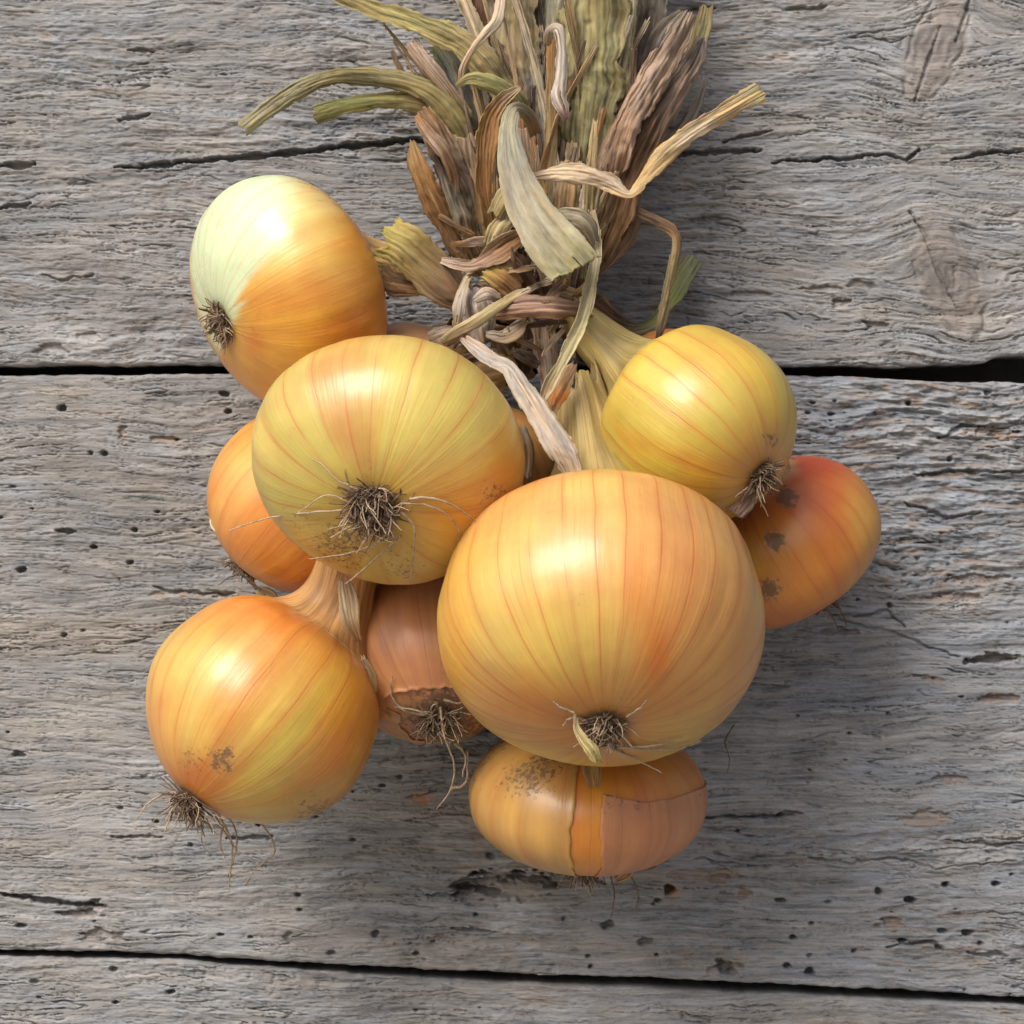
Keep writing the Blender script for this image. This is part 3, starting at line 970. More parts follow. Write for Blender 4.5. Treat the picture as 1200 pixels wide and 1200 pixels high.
def ribbon(name, parent, pts, widths, cols, curl=.8, roll=0, seed=1, ridge=.45, crumple=1.0, mat=None, thick=.2, fray=4.0, ragged=1.0,
           dark=.58, mottle=.28, edge=None, jag=0.0, nribs=6, wn=1.0):
    """a dried leaf: pts (px, py, d mm) with widths px, folded across by 'curl', turned about its length by 'roll' (radians)"""
    rs = np.random.RandomState(seed)
    P3 = np.array(pts, float)
    n0 = len(P3)
    dist = np.sum(np.hypot(*np.diff(P3[:, :2], axis=0).T)) + 1
    wid = np.array(widths, float)
    if len(wid) == 1:
        wid = np.repeat(wid, n0)
    wid = np.interp(np.linspace(0, 1, n0), np.linspace(0, 1, len(wid)), wid)
    rl = np.array(roll if hasattr(roll, '__len__') else [roll], float)
    rl = np.interp(np.linspace(0, 1, n0), np.linspace(0, 1, len(rl)), rl) if len(rl) > 1 else np.full(n0, rl[0])
    cu = np.array(curl if hasattr(curl, '__len__') else [curl], float)
    cu = np.interp(np.linspace(0, 1, n0), np.linspace(0, 1, len(cu)), cu) if len(cu) > 1 else np.full(n0, cu[0])
    nL = int(max(14, dist / 2.6))
    sm = catmull(np.column_stack([P3, wid, rl, cu]), nL)
    L = np.linspace(0, dist, nL)
    cen = np.array([P(*q[:3]) for q in sm])
    sc = K * (D - sm[:, 2] * .001) / D
    hw = np.maximum(sm[:, 3], 1.5) * .5 * sc
    hw *= 1 + wn * (.16 * perlin(L / 34, L * 0, seed + 1) + .06 * perlin(L / 9, L * 0, seed + 2))
    T = np.gradient(cen, axis=0)
    T /= np.linalg.norm(T, axis=1)[:, None]
    Vw = np.array([0, -1.0, 0])
    S0 = np.cross(T, Vw)
    S0 /= np.linalg.norm(S0, axis=1)[:, None] + 1e-9
    N0 = np.cross(S0, T)
    ro = sm[:, 4] + .22 * perlin(L / 60, L * 0, seed + 3)
    S = S0 * np.cos(ro)[:, None] + N0 * np.sin(ro)[:, None]
    Nn = np.cross(S, T)
    nW = int(np.clip(wid.max() * 1.0, 13, 51))
    w = np.linspace(-1, 1, nW)
    cz = np.maximum(np.abs(sm[:, 5]), .06)
    sg = np.where(sm[:, 5] < 0, -1, 1)
    R = hw / np.sin(np.minimum(cz / 2, math.pi / 2))
    lat = np.sin(w[None, :] * cz[:, None] / 2) * R[:, None]
    nor = (np.cos(w[None, :] * cz[:, None] / 2) - 1) * R[:, None] * sg[:, None]
    nor -= nor.mean(1, keepdims=True)
    Lg, Wg = np.broadcast_arrays(L[:, None], w[None, :])
    small = np.clip(hw / .004, .3, 1.3)[:, None]
    rp = rs.uniform(0, 6.28, 4)
    rid = (np.sin(Wg * nribs * 3.4 + rp[0] + 1.5 * perlin(Lg / 90, Wg * 1.2, seed + 4)) * .14
           + 1.5 * (.4 - np.abs(perlin(Lg / 120, Wg * nribs * .40 + 3, seed + 5))) + .9 * (.35 - np.abs(perlin(Lg / 75, Wg * nribs * 1.0, seed + 6))))
    cr = 1.1 * perlin(Lg / 45, Wg * .9, seed + 7) + .9 * (.3 - np.abs(perlin((Lg + Wg * 16) / 26, Wg * 1.3, seed + 19))) + .12 * perlin(Lg / 14, Wg * 2.0, seed + 8)
    nor = nor + (ridge * rid + crumple * cr * .75) * .001 * small
    lat = lat * (1 + .055 * wn * perlin(Lg / 13, Wg * .7 + 40, seed + 9))
    jit = 1.2 * fray * (perlin(Wg * 1.9, Wg * 0, seed + 10) + .55 * perlin(Wg * 7, Wg * 0, seed + 11)) * sc[:, None]
    tipw = np.clip((np.abs(Lg - dist / 2) - (dist / 2 - 14)) / 14, 0, 1) * np.sign(Lg - dist / 2)
    lon = jit * np.abs(tipw) + jag * Wg * np.clip(tipw, 0, 1) * sc[:, None]
    verts = cen[:, None, :] + S[:, None, :] * lat[..., None] + Nn[:, None, :] * nor[..., None] + T[:, None, :] * lon[..., None]
    # colour: along the length, streaks along the ribs, mottling
    cs = np.array(cols, float)
    if cs.ndim == 1:
        cs = cs[None]
    tt = np.clip(Lg / dist + .10 * perlin(Lg / 40, Wg * 2.2, seed + 12), 0, 1)
    col = np.stack([np.interp(tt.ravel(), np.linspace(0, 1, len(cs)), cs[:, i]).reshape(tt.shape) for i in range(3)], -1)
    stv = .8 * perlin(Lg / 120, Wg * 3 + 11, seed + 13) + .8 * perlin(Lg / 70, Wg * 9, seed + 14) + .5 * perlin(Lg / 30, Wg * 17, seed + 18)
    mo = perlin(Lg / 60, Wg * 3.2, seed + 15) + .5 * perlin(Lg / 9, Wg * 6, seed + 16)
    f = 1 + dark * stv + mottle * mo
    f = f * (1 - .5 * min(1, mottle * 3 if mottle != .30 else .25) * sstep(.42, .75, perlin(Lg / 16, Wg * 3.5, seed + 21)))
    col = col * np.clip(f, .25, 1.7)[..., None]
    hue = perlin(Lg / 70, Wg * 3, seed + 17)[..., None]
    col = col * (1 + np.array([.10, .0, -.16]) * hue)
    if edge is None:    # dry rims bleach paler
        k = (sstep(.70, .98, np.abs(Wg)) * sstep(-.2, .3, perlin(Lg / 40, np.sign(Wg) * 2.7, seed + 41)))[..., None] * .5
        col = col * (1 - k) + (cs.mean(0) * .55 + np.array([.30, .235, .145])) * k
    else:
        k = sstep(.72, .98, np.abs(Wg))[..., None] * .7
        col = col * (1 - k) + np.array(edge) * k
    q = grid_faces(nL, nW)
    if ragged:      # torn edges and splits running in from the tips
        rr_, cc_ = np.divmod(np.arange(len(q)), nW - 1)
        lc, wc = L[rr_], (w[cc_] + w[cc_ + 1]) * .5
        kill = (np.abs(wc) > 1 - ragged * (.55 * np.clip(perlin(lc / 34, np.sign(wc) * 3.3, seed + 31) - .05, 0, 1) + .16 * np.clip(perlin(lc / 9, np.sign(wc) * 5.3, seed + 32), 0, 1))) & (dist > 40)
        for _ in range(rs.randint(1, 4)):
            j = rs.randint(2, nW - 3)
            ext = rs.uniform(.10, .36) * dist * ragged
            jj = j + np.round(1.3 * perlin(lc / 50, lc * 0, seed + 33)).astype(int)
            tip_end = rs.uniform() < .6
            kill |= (cc_ == jj) & ((lc > dist - ext) if tip_end else (lc < ext))
        q = q[~kill]
    uvv = np.stack([Lg * .001 + seed * .37, Wg * .03 * small + seed * .11], -1).reshape(-1, 2)[q].reshape(-1, 2)
    me = mesh_from(name, verts.reshape(-1, 3), q, col.reshape(-1, 3), None, uvv)
    ob = link(name, me, mat or LEAF, parent)
    so = ob.modifiers.new('leaf_thickness', 'SOLIDIFY')
    so.thickness = thick * .001
    so.offset = 0
    return ob


def skin_flap(o, u0, u1, v0, v1, col, seed=1, off=.35, edge_lift=.6, jag=.012, slant=0.0, dirt=.3, name='skin_flap', mat=None, tint=1.0):
    """a piece of the dry outer skin lying on a bulb, its torn edge standing a little proud (u, v: fractions round / along the bulb)"""
    nu, nv = max(12, int((u1 - u0) * 220)), max(12, int((v1 - v0) * 110))
    gu = np.linspace(0, 1, nu)
    gv = np.linspace(0, 1, nv)
    GU, GV = np.meshgrid(gu, gv)
    ju = jag * (perlin(GV * 3, GV * 0, seed) + .35 * perlin(GV * 17, GV * 0, seed + 1))
    jv = jag * 3 * (perlin(GU * 2.5, GU * 0, seed + 2) + .25 * perlin(GU * 14, GU * 0, seed + 3)) + slant * (GU - .5)
    uu = u0 + (u1 - u0) * GU + ju * (2 * GU - 1)
    vv = v0 + (v1 - v0) * GV + jv * (2 * GV - 1)
    fi = np.interp(vv.ravel(), o.v, np.arange(len(o.v)))
    fj = (uu.ravel() % 1.0) * o.NU
    i0 = np.clip(np.floor(fi).astype(int), 0, len(o.v) - 2)
    ti = (fi - i0)[:, None]
    j0 = np.floor(fj).astype(int) % o.NU
    j1 = (j0 + 1) % o.NU
    tj = (fj - np.floor(fj))[:, None]
    Rr = o.rings
    p = (Rr[i0, j0] * (1 - tj) + Rr[i0, j1] * tj) * (1 - ti) + (Rr[i0 + 1, j0] * (1 - tj) + Rr[i0 + 1, j1] * tj) * ti
    nrm = p - o.C
    nrm /= np.linalg.norm(nrm, axis=1)[:, None]
    ed = np.minimum(np.minimum(GU, 1 - GU) * (u1 - u0) * 6, np.minimum(GV, 1 - GV) * (v1 - v0) * 3).ravel()
    lift = off + edge_lift * np.exp(-ed / .03) * (.4 + .6 * (perlin(GU * 5, GV * 5, seed + 4).ravel() + .5))
    p = p + nrm * (lift * .001)[:, None]
    c0 = np.array(col, float)
    stv = perlin(uu * 40, vv * 2, seed + 5) + .6 * perlin(uu * 90, vv * 3, seed + 6)
    cc = c0[None] * (1 + .16 * stv.ravel())[:, None]
    q = grid_faces(nv, nu)
    uv = np.stack([uu.ravel(), vv.ravel()], -1)[q].reshape(-1, 2)
    dm = np.clip(.25 + dirt * sstep(.5, .8, vv) * (.6 + 1.2 * perlin(uu * 9, vv * 5, seed + 7)), 0, 1.2).ravel()
    ob = link(name, mesh_from(name, p, q, cc, {'dirt': dm}, uv), mat or o.mat, o.root)
    so = ob.modifiers.new('skin_thickness', 'SOLIDIFY')
    so.thickness = .00012
    so.offset = 1
    return ob


GOLD = (.58, .34, .075)
YEL = (.56, .42, .115)
OLIVE = (.46, .385, .095)
ORNG = (.60, .215, .032)
DEEP = (.52, .12, .018)
RED = (.45, .065, .015)
PALE = (.66, .60, .30)
WHITE = (.60, .70, .44)
TAN = (.50, .27, .12)
PINK = (.55, .30, .17)
BROWN = (.20, .085, .035)

SKINL_NECK = skin_mat('neck_skin', 64, (.24, .13, .055), .8, .52, .05, 3.0, .09)
M_gold = skin_mat('gold_skin', 30, (.46, .13, .03), .6, .31, seed=2.3)
M_yel = skin_mat('yellow_skin', 22, (.46, .15, .04), .6, .29, seed=7.7, vw=.032)
M_left = skin_mat('orange_skin', 20, (.48, .15, .03), .55, .29, seed=11.1)
M_peel = skin_mat('peeled_skin', 30, (.58, .25, .05), .35, .25, seed=4.4, sss=.25)
M_right = skin_mat('olive_skin', 20, (.50, .16, .03), .65, .32, seed=15.5)
M_red = skin_mat('red_skin', 24, (.38, .06, .015), .3, .34, seed=21.0)
M_back = skin_mat('amber_skin', 22, (.50, .16, .03), .55, .32, seed=33.0)
M_tan = skin_mat('tan_skin', 24, (.34, .13, .05), .5, .38, seed=41.0)


def peel(col, px, py, UU, VV, front):
    # outer skin stripped off: bare pale flesh left of a sweeping edge
    ex = np.interp(py, [190, 212, 240, 290, 325, 350, 372, 395, 420, 470], [345, 336, 343, 322, 290, 281, 276, 262, 250, 235])
    soft = np.interp(py, [205, 300, 340, 380], [26, 20, 9, 7])
    f = sstep(1, -1, (px - ex + 9 * perlin(UU * 40, VV * 2, 91)) / soft) * front
    f2 = .8 * sstep(80, -4, px - ex - 8 + 34 * perlin(UU * 26, VV * 1.6, 92)) * sstep(370, 260, py) * front
    c = np.array(WHITE) * (1 + .08 * perlin(UU * 30, VV * 2, 93))[:, None]
    col = col * (1 - f2[:, None]) + np.array((.66, .56, .22)) * f2[:, None]
    return col * (1 - f[:, None]) + c * f[:, None]


on1 = onion('onion at upper left with a bare white-green side where the skin is stripped', (337, 345), 48, 143, 96,
            (-.80, -.38, .46), (548, 352, 44), 17, (.64, .32, .04), M_peel, tip_col=ORNG, root_col=(.58, .33, .06), streak=(ORNG, .75),
            blobs=[(425, 400, 40, 60, (.58, .18, .02), .75), (310, 440, 40, 30, (.62, .33, .05), .6), (380, 300, 22, 50, (.64, .42, .09), .6, -30), (300, 400, 16, 14, (.55, .17, .03), .7)], special=peel,
            neck_end_r=14, seed=11, lump=.006, tuft=70, tuft_len=.17, tuft_r=.145)
on2 = onion('large greenish-yellow onion at left centre with a dark wiry root tuft facing forward', (455, 539), 92, 163, 108,
            (-.13, -.52, .84), (600, 425, 45), 26, YEL, M_yel, tip_col=GOLD, root_col=(.52, .36, .06), streak=(OLIVE, .7),
            blobs=[(555, 595, 80, 50, (.62, .27, .03), .9), (598, 550, 26, 60, (.60, .28, .03), .8), (400, 610, 40, 18, (.55, .22, .03), .6), (360, 600, 80, 60, (.44, .38, .08), .5),
                   (420, 640, 100, 22, (.50, .30, .05), .6), (500, 480, 90, 50, (.62, .49, .11), .5)],
            dirt=[(400, 640, 50, .9), (350, 610, 30, .6), (580, 580, 30, .75), (470, 665, 40, .7), (430, 550, 30, .5)], seed=22,
            tuft=110, tuft_len=.24, tuft_r=.15, lump=.016, ez=.93)
on3 = onion('largest onion, golden with fine red veins, at the front of the bunch', (705, 735), 101, 194, 143, (0, -.80, .60), (676, 440, 62), 68,
            (.60, .37, .095), M_gold, tip_col=(.58, .25, .07), root_col=(.48, .19, .035), streak=((.57, .43, .12), .75),
            blobs=[(800, 700, 60, 100, (.62, .26, .07), .85), (768, 765, 20, 46, (.60, .15, .015), .95), (862, 740, 44, 120, (.54, .23, .065), .8), (535, 720, 24, 120, (.60, .29, .035), .6),
                   (700, 620, 150, 42, (.62, .30, .10), .75), (640, 815, 80, 40, (.52, .14, .02), .85), (790, 830, 60, 40, (.52, .23, .05), .7), (660, 760, 50, 60, (.60, .46, .09), .7),
                   (830, 860, 70, 30, (.50, .36, .07), .6), (745, 690, 16, 60, (.60, .20, .04), .6)],
            neck_end_r=24, neck_col=(.37, .275, .095), seed=33, tuft=110, tuft_len=.13, tuft_r=.115, res=(220, 120), flare=1.5, lump=.014, ez=.985,
            dirt=[(620, 650, 14, .5), (680, 700, 18, .5), (560, 560, 20, .3), (730, 830, 40, .55)])
on4 = onion('smooth gold-orange onion at lower left with long straggling roots below it', (301, 839), 62, 137, 124, (-.58, -.75, .28),
            (412, 632, 58), 46, (.60, .38, .085), M_left, tip_col=(.60, .25, .055), root_col=(.58, .20, .03), streak=((.57, .44, .12), .8),
            blobs=[(400, 850, 56, 100, (.58, .20, .018), .9), (345, 940, 90, 26, (.48, .26, .05), .7), (340, 860, 26, 90, (.54, .44, .07), .7, 40),
                   (185, 850, 28, 80, (.60, .27, .07), .75), (290, 718, 140, 30, (.58, .19, .03), .8), (235, 915, 44, 34, (.58, .16, .015), .85)],
            dirt=[(260, 890, 26, 1.0), (225, 890, 26, .7), (370, 955, 40, .8), (420, 900, 30, .5)], neck_end_r=34, neck_col=(.46, .25, .09), seed=44,
            tuft=90, tuft_len=.30, tuft_r=.10, lump=.014, flare=1.8, sqb=1.85)
on5 = onion('yellow-green onion at upper right with its pale neck showing', (824, 502), 72, 113, 102, (.64, -.56, .50), (668, 362, 54), 42,
            (.52, .385, .055), M_right, tip_col=(.55, .40, .08), root_col=(.55, .30, .08), streak=(OLIVE, .45),
            blobs=[(770, 560, 50, 40, (.48, .40, .04), .6), (850, 590, 50, 24, (.58, .36, .05), .6), (890, 520, 30, 60, (.56, .27, .05), .75), (860, 560, 40, 30, (.58, .27, .03), .6),
                   (830, 550, 40, 14, (.62, .34, .03), .5, 30), (840, 420, 60, 30, (.60, .38, .06), .5)],
            dirt=[(903, 515, 14, .9), (890, 560, 26, .6)], neck_end_r=20, neck_col=(.37, .29, .10), seed=55, tuft=70, tuft_len=.25, lump=.012, flare=1.6)
on6 = onion('red-orange onion at far right with dark soil stains on its skin', (917, 634), 30, 117, 83, (.53, -.80, -.26), (740, 440, 28), 22,
            (.53, .20, .025), M_red, tip_col=(.48, .11, .02), root_col=DEEP, streak=(DEEP, .5),
            blobs=[(930, 545, 100, 34, RED, 1.0), (950, 580, 50, 20, (.52, .10, .03), .8), (900, 655, 40, 34, (.56, .36, .07), .65), (960, 640, 60, 60, (.50, .13, .02), .6),
                   (960, 670, 60, 40, (.58, .23, .035), .6), (900, 725, 40, 26, (.50, .15, .04), .7), (1010, 590, 20, 50, (.60, .30, .06), .6)],
            dirt=[(908, 634, 14, 1.5), (922, 583, 16, 1.4), (902, 690, 17, 1.4), (870, 600, 30, .7), (880, 580, 30, .5)], seed=66, tuft=60,
            tuft_len=.22, lump=.008, sqb=2.5)
on7 = onion('amber onion tucked behind the greenish-yellow one at left', (351, 587), 31, 107, 103, (-.66, -.72, -.20), (560, 420, 30), 18,
            (.61, .28, .045), M_back, tip_col=ORNG, root_col=(.58, .30, .06), streak=(ORNG, .6),
            blobs=[(355, 660, 40, 34, (.60, .22, .03), .85), (280, 560, 30, 40, (.66, .42, .15), .5), (290, 510, 30, 24, (.62, .28, .05), .6)],
            dirt=[(330, 640, 30, .4)], seed=77, tuft=60, tuft_len=.25)
on8 = onion('dull tan onion with torn brown skin, low between two larger onions', (508, 770), 40, 104, 97, (.10, -.72, .66), (600, 620, 30), 20,
            (.54, .26, .12), M_tan, tip_col=(.40, .16, .06), root_col=(.22, .08, .035), streak=(TAN, .6),
            blobs=[(440, 780, 22, 60, (.46, .24, .09), .6), (490, 835, 60, 14, (.30, .12, .05), .7)], dirt=[(470, 700, 40, .7), (520, 840, 60, 1.2), (560, 850, 40, 1.0)],
            seed=88, tuft=90, tuft_len=.28, tuft_r=.17)
on9 = onion('lowest onion, amber with a torn papery skin, under the largest one', (690, 934), 40, 138, 82, (-.02, -.97, -.22), (660, 700, 30), 24,
            (.56, .22, .03), M_back, tip_col=(.58, .18, .02), root_col=(.52, .20, .03), streak=(ORNG, .5),
            blobs=[(800, 930, 30, 60, (.56, .20, .05), .7), (745, 940, 40, 60, (.58, .24, .05), .6),
                   (700, 960, 12, 80, (.62, .26, .02), .8)], dirt=[(600, 885, 34, 1.0), (650, 905, 28, 1.0)], seed=99, tuft=60, tuft_len=.25, lump=.006)
on10 = onion('tan onion mostly hidden behind the two upper left onions', (480, 470), 30, 92, 86, (-.5, -.7, .3), (600, 380, 24), 18, TAN, M_tan,
             tip_col=(.50, .30, .14), streak=(PINK, .5), seed=101, tuft=0)
on11 = onion('small orange onion mostly hidden behind the yellow-green one', (786, 456), 28, 69, 66, (.6, -.3, -.3), (700, 390, 24), 16,
             (.56, .22, .05), M_red, streak=(ORNG, .5), seed=111, tuft=0)
on12 = onion('orange onion deep in the middle of the bunch, behind the dried strips', (578, 548), 42, 72, 70, (.2, -.7, -.3), (620, 430, 35), 16,
             (.54, .28, .09), M_tan, streak=(ORNG, .5), seed=121, tuft=0)

# torn outer skins
skin_flap(on9, .515, .86, .06, .70, (.52, .215, .09), 5, off=.12, edge_lift=.5, jag=.010, mat=M_tan, slant=-.14, dirt=.5)
skin_flap(on9, .12, .475, .06, .97, (.53, .29, .075), 15, off=.12, edge_lift=.5, jag=.009, mat=M_back, dirt=.5)
skin_flap(on8, .26, .70, .20, .92, (.54, .235, .095), 25, off=.2, edge_lift=1.0, jag=.022, dirt=.5, mat=M_tan)
skin_flap(on8, .08, .30, .16, .90, (.46, .22, .09), 35, off=.15, edge_lift=.6, mat=M_tan)

# long roots
roots(on2, [[(420, 575), (392, 560), (378, 545), (365, 538)], [(405, 598), (370, 600), (320, 606), (290, 614), (268, 622)],
            [(470, 590), (500, 592), (522, 602), (536, 618), (539, 636)], [(470, 600), (484, 615), (485, 645), (480, 684)],
            [(465, 608), (455, 630), (435, 640), (400, 650), (362, 655)], [(470, 628), (445, 650), (425, 668), (405, 684)],
            [(425, 610), (405, 620), (388, 630)], [(452, 612), (440, 602), (432, 590)], [(480, 585), (500, 583), (530, 592), (560, 612)],
            [(410, 590), (385, 580), (350, 600)]])
roots(on3, [[(705, 875), (740, 876), (775, 872), (800, 865)], [(715, 872), (760, 878), (800, 876), (822, 868)],
            [(720, 878), (745, 890), (775, 905)], [(672, 835), (655, 828), (648, 822)], [(690, 880), (706, 850), (708, 835)],
            [(728, 860), (738, 872), (742, 878)], [(735, 840), (752, 828), (758, 820)], [(690, 845), (668, 842), (660, 850)]], w=.45)
roots(on4, [[(222, 930, 62), (196, 930, 64), (175, 940, 66), (160, 960, 66)], [(245, 938, 60), (262, 965, 58), (272, 990, 56), (270, 1020, 55), (268, 1044, 54)],
            [(255, 940, 60), (290, 955, 57), (310, 970, 55), (322, 998, 54), (300, 1018, 54), (288, 1035, 54)],
            [(235, 940, 62), (238, 965, 60), (236, 985, 60), (240, 995, 60)], [(250, 942, 58), (275, 970, 52), (276, 1000, 50), (265, 1030, 50)],
            [(240, 938, 66), (255, 945, 68), (268, 932, 70)], [(240, 935, 60), (225, 950, 62), (218, 965, 62)],
            [(275, 952, 57), (300, 958, 57), (322, 944, 60)], [(262, 965, 58), (258, 990, 57), (264, 1005, 56)],
            [(245, 945, 58), (270, 985, 55), (280, 1000, 55)]], w=.40)
roots(on5, [[(892, 560), (888, 575, 88), (900, 605, 84)], [(900, 548), (918, 535, 80), (932, 538, 78)], [(890, 558), (876, 575), (868, 590), (862, 605)],
            [(886, 560), (872, 580)]])
roots(on6, [[(965, 712, 20), (975, 722, 14), (982, 738, 10)], [(978, 700, 18), (985, 715, 12), (992, 732, 8)], [(955, 716, 20), (972, 708, 18), (985, 696, 18)]], ROOTD)
roots(on7, [[(300, 690, 34), (282, 672, 30), (262, 660, 26), (245, 656, 22)], [(292, 680, 34), (276, 662, 32), (268, 648, 30)],
            [(285, 672, 34), (270, 676, 24), (255, 686, 18)], [(312, 700, 36), (298, 684, 36), (280, 668, 36), (270, 652, 34)]], ROOTD)
roots(on8, [[(516, 828), (520, 860, 62), (532, 895, 56), (528, 925, 52), (512, 948, 50)], [(505, 840), (470, 830), (458, 812), (460, 792)],
            [(500, 835), (512, 850), (520, 848)], [(510, 820), (516, 838), (522, 860, 62)], [(520, 820), (535, 824), (548, 822)],
            [(532, 870, 58), (545, 885, 52), (542, 910, 50)], [(505, 838), (485, 832), (462, 828)], [(528, 925, 50), (545, 918, 48), (548, 880, 48)]], w=.5)
roots(on9, [[(715, 1022, 38), (720, 1050, 34), (716, 1075, 28)], [(735, 1020, 38), (748, 1045, 30), (745, 1065, 24)], [(740, 1018, 40), (768, 1015, 38), (770, 1003, 36)],
            [(680, 1022, 36), (690, 1035, 34), (692, 1046, 34)], [(860, 850, 34), (850, 868, 30), (855, 890, 26), (852, 905, 24)]], ROOTD, w=.34)

# ------------------------------------------------------------------ the bundle of dried leaves
bundle = thing('leaf_bundle', 'bundle of dried tan and olive leaves tied together above the onions', 'dried leaves', tuple(P(640, 340, 40)))
TANL = (.46, .35, .19)
OLV = (.25, .205, .085)
OLV2 = (.36, .28, .135)
GRN = (.215, .215, .085)
GRY = (.29, .25, .185)
BLG = (.21, .22, .20)
BRN = (.25, .14, .068)
ORB = (.36, .19, .07)
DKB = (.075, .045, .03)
PNK = (.42, .30, .215)
CRM = (.64, .51, .34)
WHT = (.52, .45, .37)
PGR = (.40, .375, .25)


def leaf(pts, widths, cols, **kw):
    leaf.n += 1
    kw.setdefault('seed', 100 + leaf.n * 13)
    return ribbon('dried_leaf', bundle, pts, widths, cols, **kw)


leaf.n = 0
# filling stalks behind, running out of the frame at the top
leaf([(660, -200, 22), (660, -40, 24), (655, 80, 24), (640, 200, 24), (625, 330, 28)], [90, 90, 80, 60, 40], [BLG, GRY, BRN], curl=1.2)
leaf([(720, -200, 18), (730, -40, 20), (722, 60, 20), (700, 180, 22), (660, 320, 26)], [80, 80, 70, 50, 34], [GRY, OLV2, BRN], curl=1.0)
leaf([(580, -200, 20), (575, -40, 22), (580, 60, 22), (595, 180, 24), (612, 320, 28)], [60, 60, 60, 50, 36], [BRN, GRY, DKB], curl=1.2)
leaf([(545, 60, 16), (550, 130, 20), (570, 210, 24), (600, 300, 28)], [40, 50, 46, 36], [GRY, OLV2, BRN], curl=1.4)
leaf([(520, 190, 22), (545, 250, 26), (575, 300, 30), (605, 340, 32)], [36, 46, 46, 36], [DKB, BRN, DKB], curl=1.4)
leaf([(700, 200, 26), (690, 260, 28), (665, 320, 32), (640, 360, 34)], [50, 50, 50, 40], [BRN, DKB, BRN], curl=1.4)
# broad olive leaf in front and its neighbours
leaf([(702, -180, 44), (698, -20, 48), (695, 60, 50), (690, 120, 50), (682, 190, 48), (668, 270, 44), (650, 345, 42)], [84, 80, 78, 76, 58, 42, 30],
     [(.19, .145, .07), (.21, .17, .075), (.30, .27, .13), (.27, .245, .12), (.32, .25, .14), BRN], curl=1.0, dark=.62, mottle=.40, nribs=9, ridge=.4, crumple=.9)
leaf([(603, -180, 38), (605, -20, 42), (610, 60, 45), (619, 110, 45), (628, 170, 43), (634, 280, 40), (630, 345, 38)], [52, 50, 50, 44, 36, 32, 28],
     [OLV2, (.24, .21, .11), TANL, BLG, GRY, TANL], curl=1.3, dark=.4)
leaf([(650, -160, 30), (652, -20, 34), (645, 40, 38), (640, 100, 38), (637, 180, 38), (632, 290, 38)], [32, 30, 28, 24, 22, 20], [GRY, (.36, .35, .24), GRY, TANL], curl=1.4)
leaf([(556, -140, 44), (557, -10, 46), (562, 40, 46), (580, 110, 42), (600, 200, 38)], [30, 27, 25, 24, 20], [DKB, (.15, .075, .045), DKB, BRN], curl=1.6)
leaf([(520, -60, 46), (540, -10, 50), (556, 30, 48), (575, 80, 46)], [18, 18, 20, 16], [(.40, .35, .18), CRM, TANL], curl=1.2)
# leaf sweeping out to the upper left
leaf([(352, -34, 40), (400, -6, 46), (440, 10, 50), (490, 28, 52), (540, 50, 52), (580, 88, 50), (602, 140, 46), (615, 220, 42)], [20, 22, 26, 32, 36, 36, 32, 24],
     [OLV2, OLV, (.40, .35, .14), OLV2, (.38, .33, .17), TANL], curl=1.3, roll=[.1, .5, .2, 0, 0, .2], edge=(.48, .42, .22))
# long hooked stalk at left and the short one below it
leaf([(284, 150, 56), (312, 129, 56), (345, 107, 54), (385, 91, 52), (430, 89, 50), (478, 97, 50), (514, 116, 50), (540, 152, 48), (556, 205, 44), (575, 280, 40)],
     [21, 21, 21, 20, 22, 24, 28, 30, 28, 22], [(.33, .29, .17), (.31, .28, .16), (.25, .21, .09), (.30, .25, .12), (.27, .22, .09), (.20, .18, .08), OLV2], curl=3.0, ridge=.8, nribs=7, fray=3, crumple=.8)
leaf([(369, 134, 42), (405, 124, 44), (445, 118, 46), (495, 122, 46), (528, 144, 46), (548, 180, 44), (565, 240, 40)], [22, 21, 20, 24, 26, 26, 20],
     [GRN, (.31, .31, .11), OLV2, TANL, OLV2], curl=2.6, ridge=.8, nribs=6, fray=3)
# cut stubs
leaf([(481, 50, 50), (500, 74, 52), (525, 105, 50), (548, 140, 46)], [18, 18, 18, 20], [PNK, (.45, .33, .23), TANL], curl=1.8, fray=5)
leaf([(512, 52, 40), (528, 75, 40), (545, 110, 40), (565, 150, 38)], [22, 34, 36, 30], [GRN, BLG, GRY], curl=1.5)
leaf([(541, 100, 60), (543, 80, 62), (556, 55, 64), (570, 38, 64), (582, 24, 60), (588, -10, 54), (590, -70, 46)], [7, 8, 9, 10, 14, 14, 14], [PNK, CRM, PNK], curl=2.2, fray=1)
leaf([(534, 101, 60), (552, 93, 62), (575, 98, 60), (605, 116, 54), (625, 150, 46)], [6, 17, 20, 20, 16], [OLV, (.36, .36, .15), OLV2], curl=1.4, fray=2)
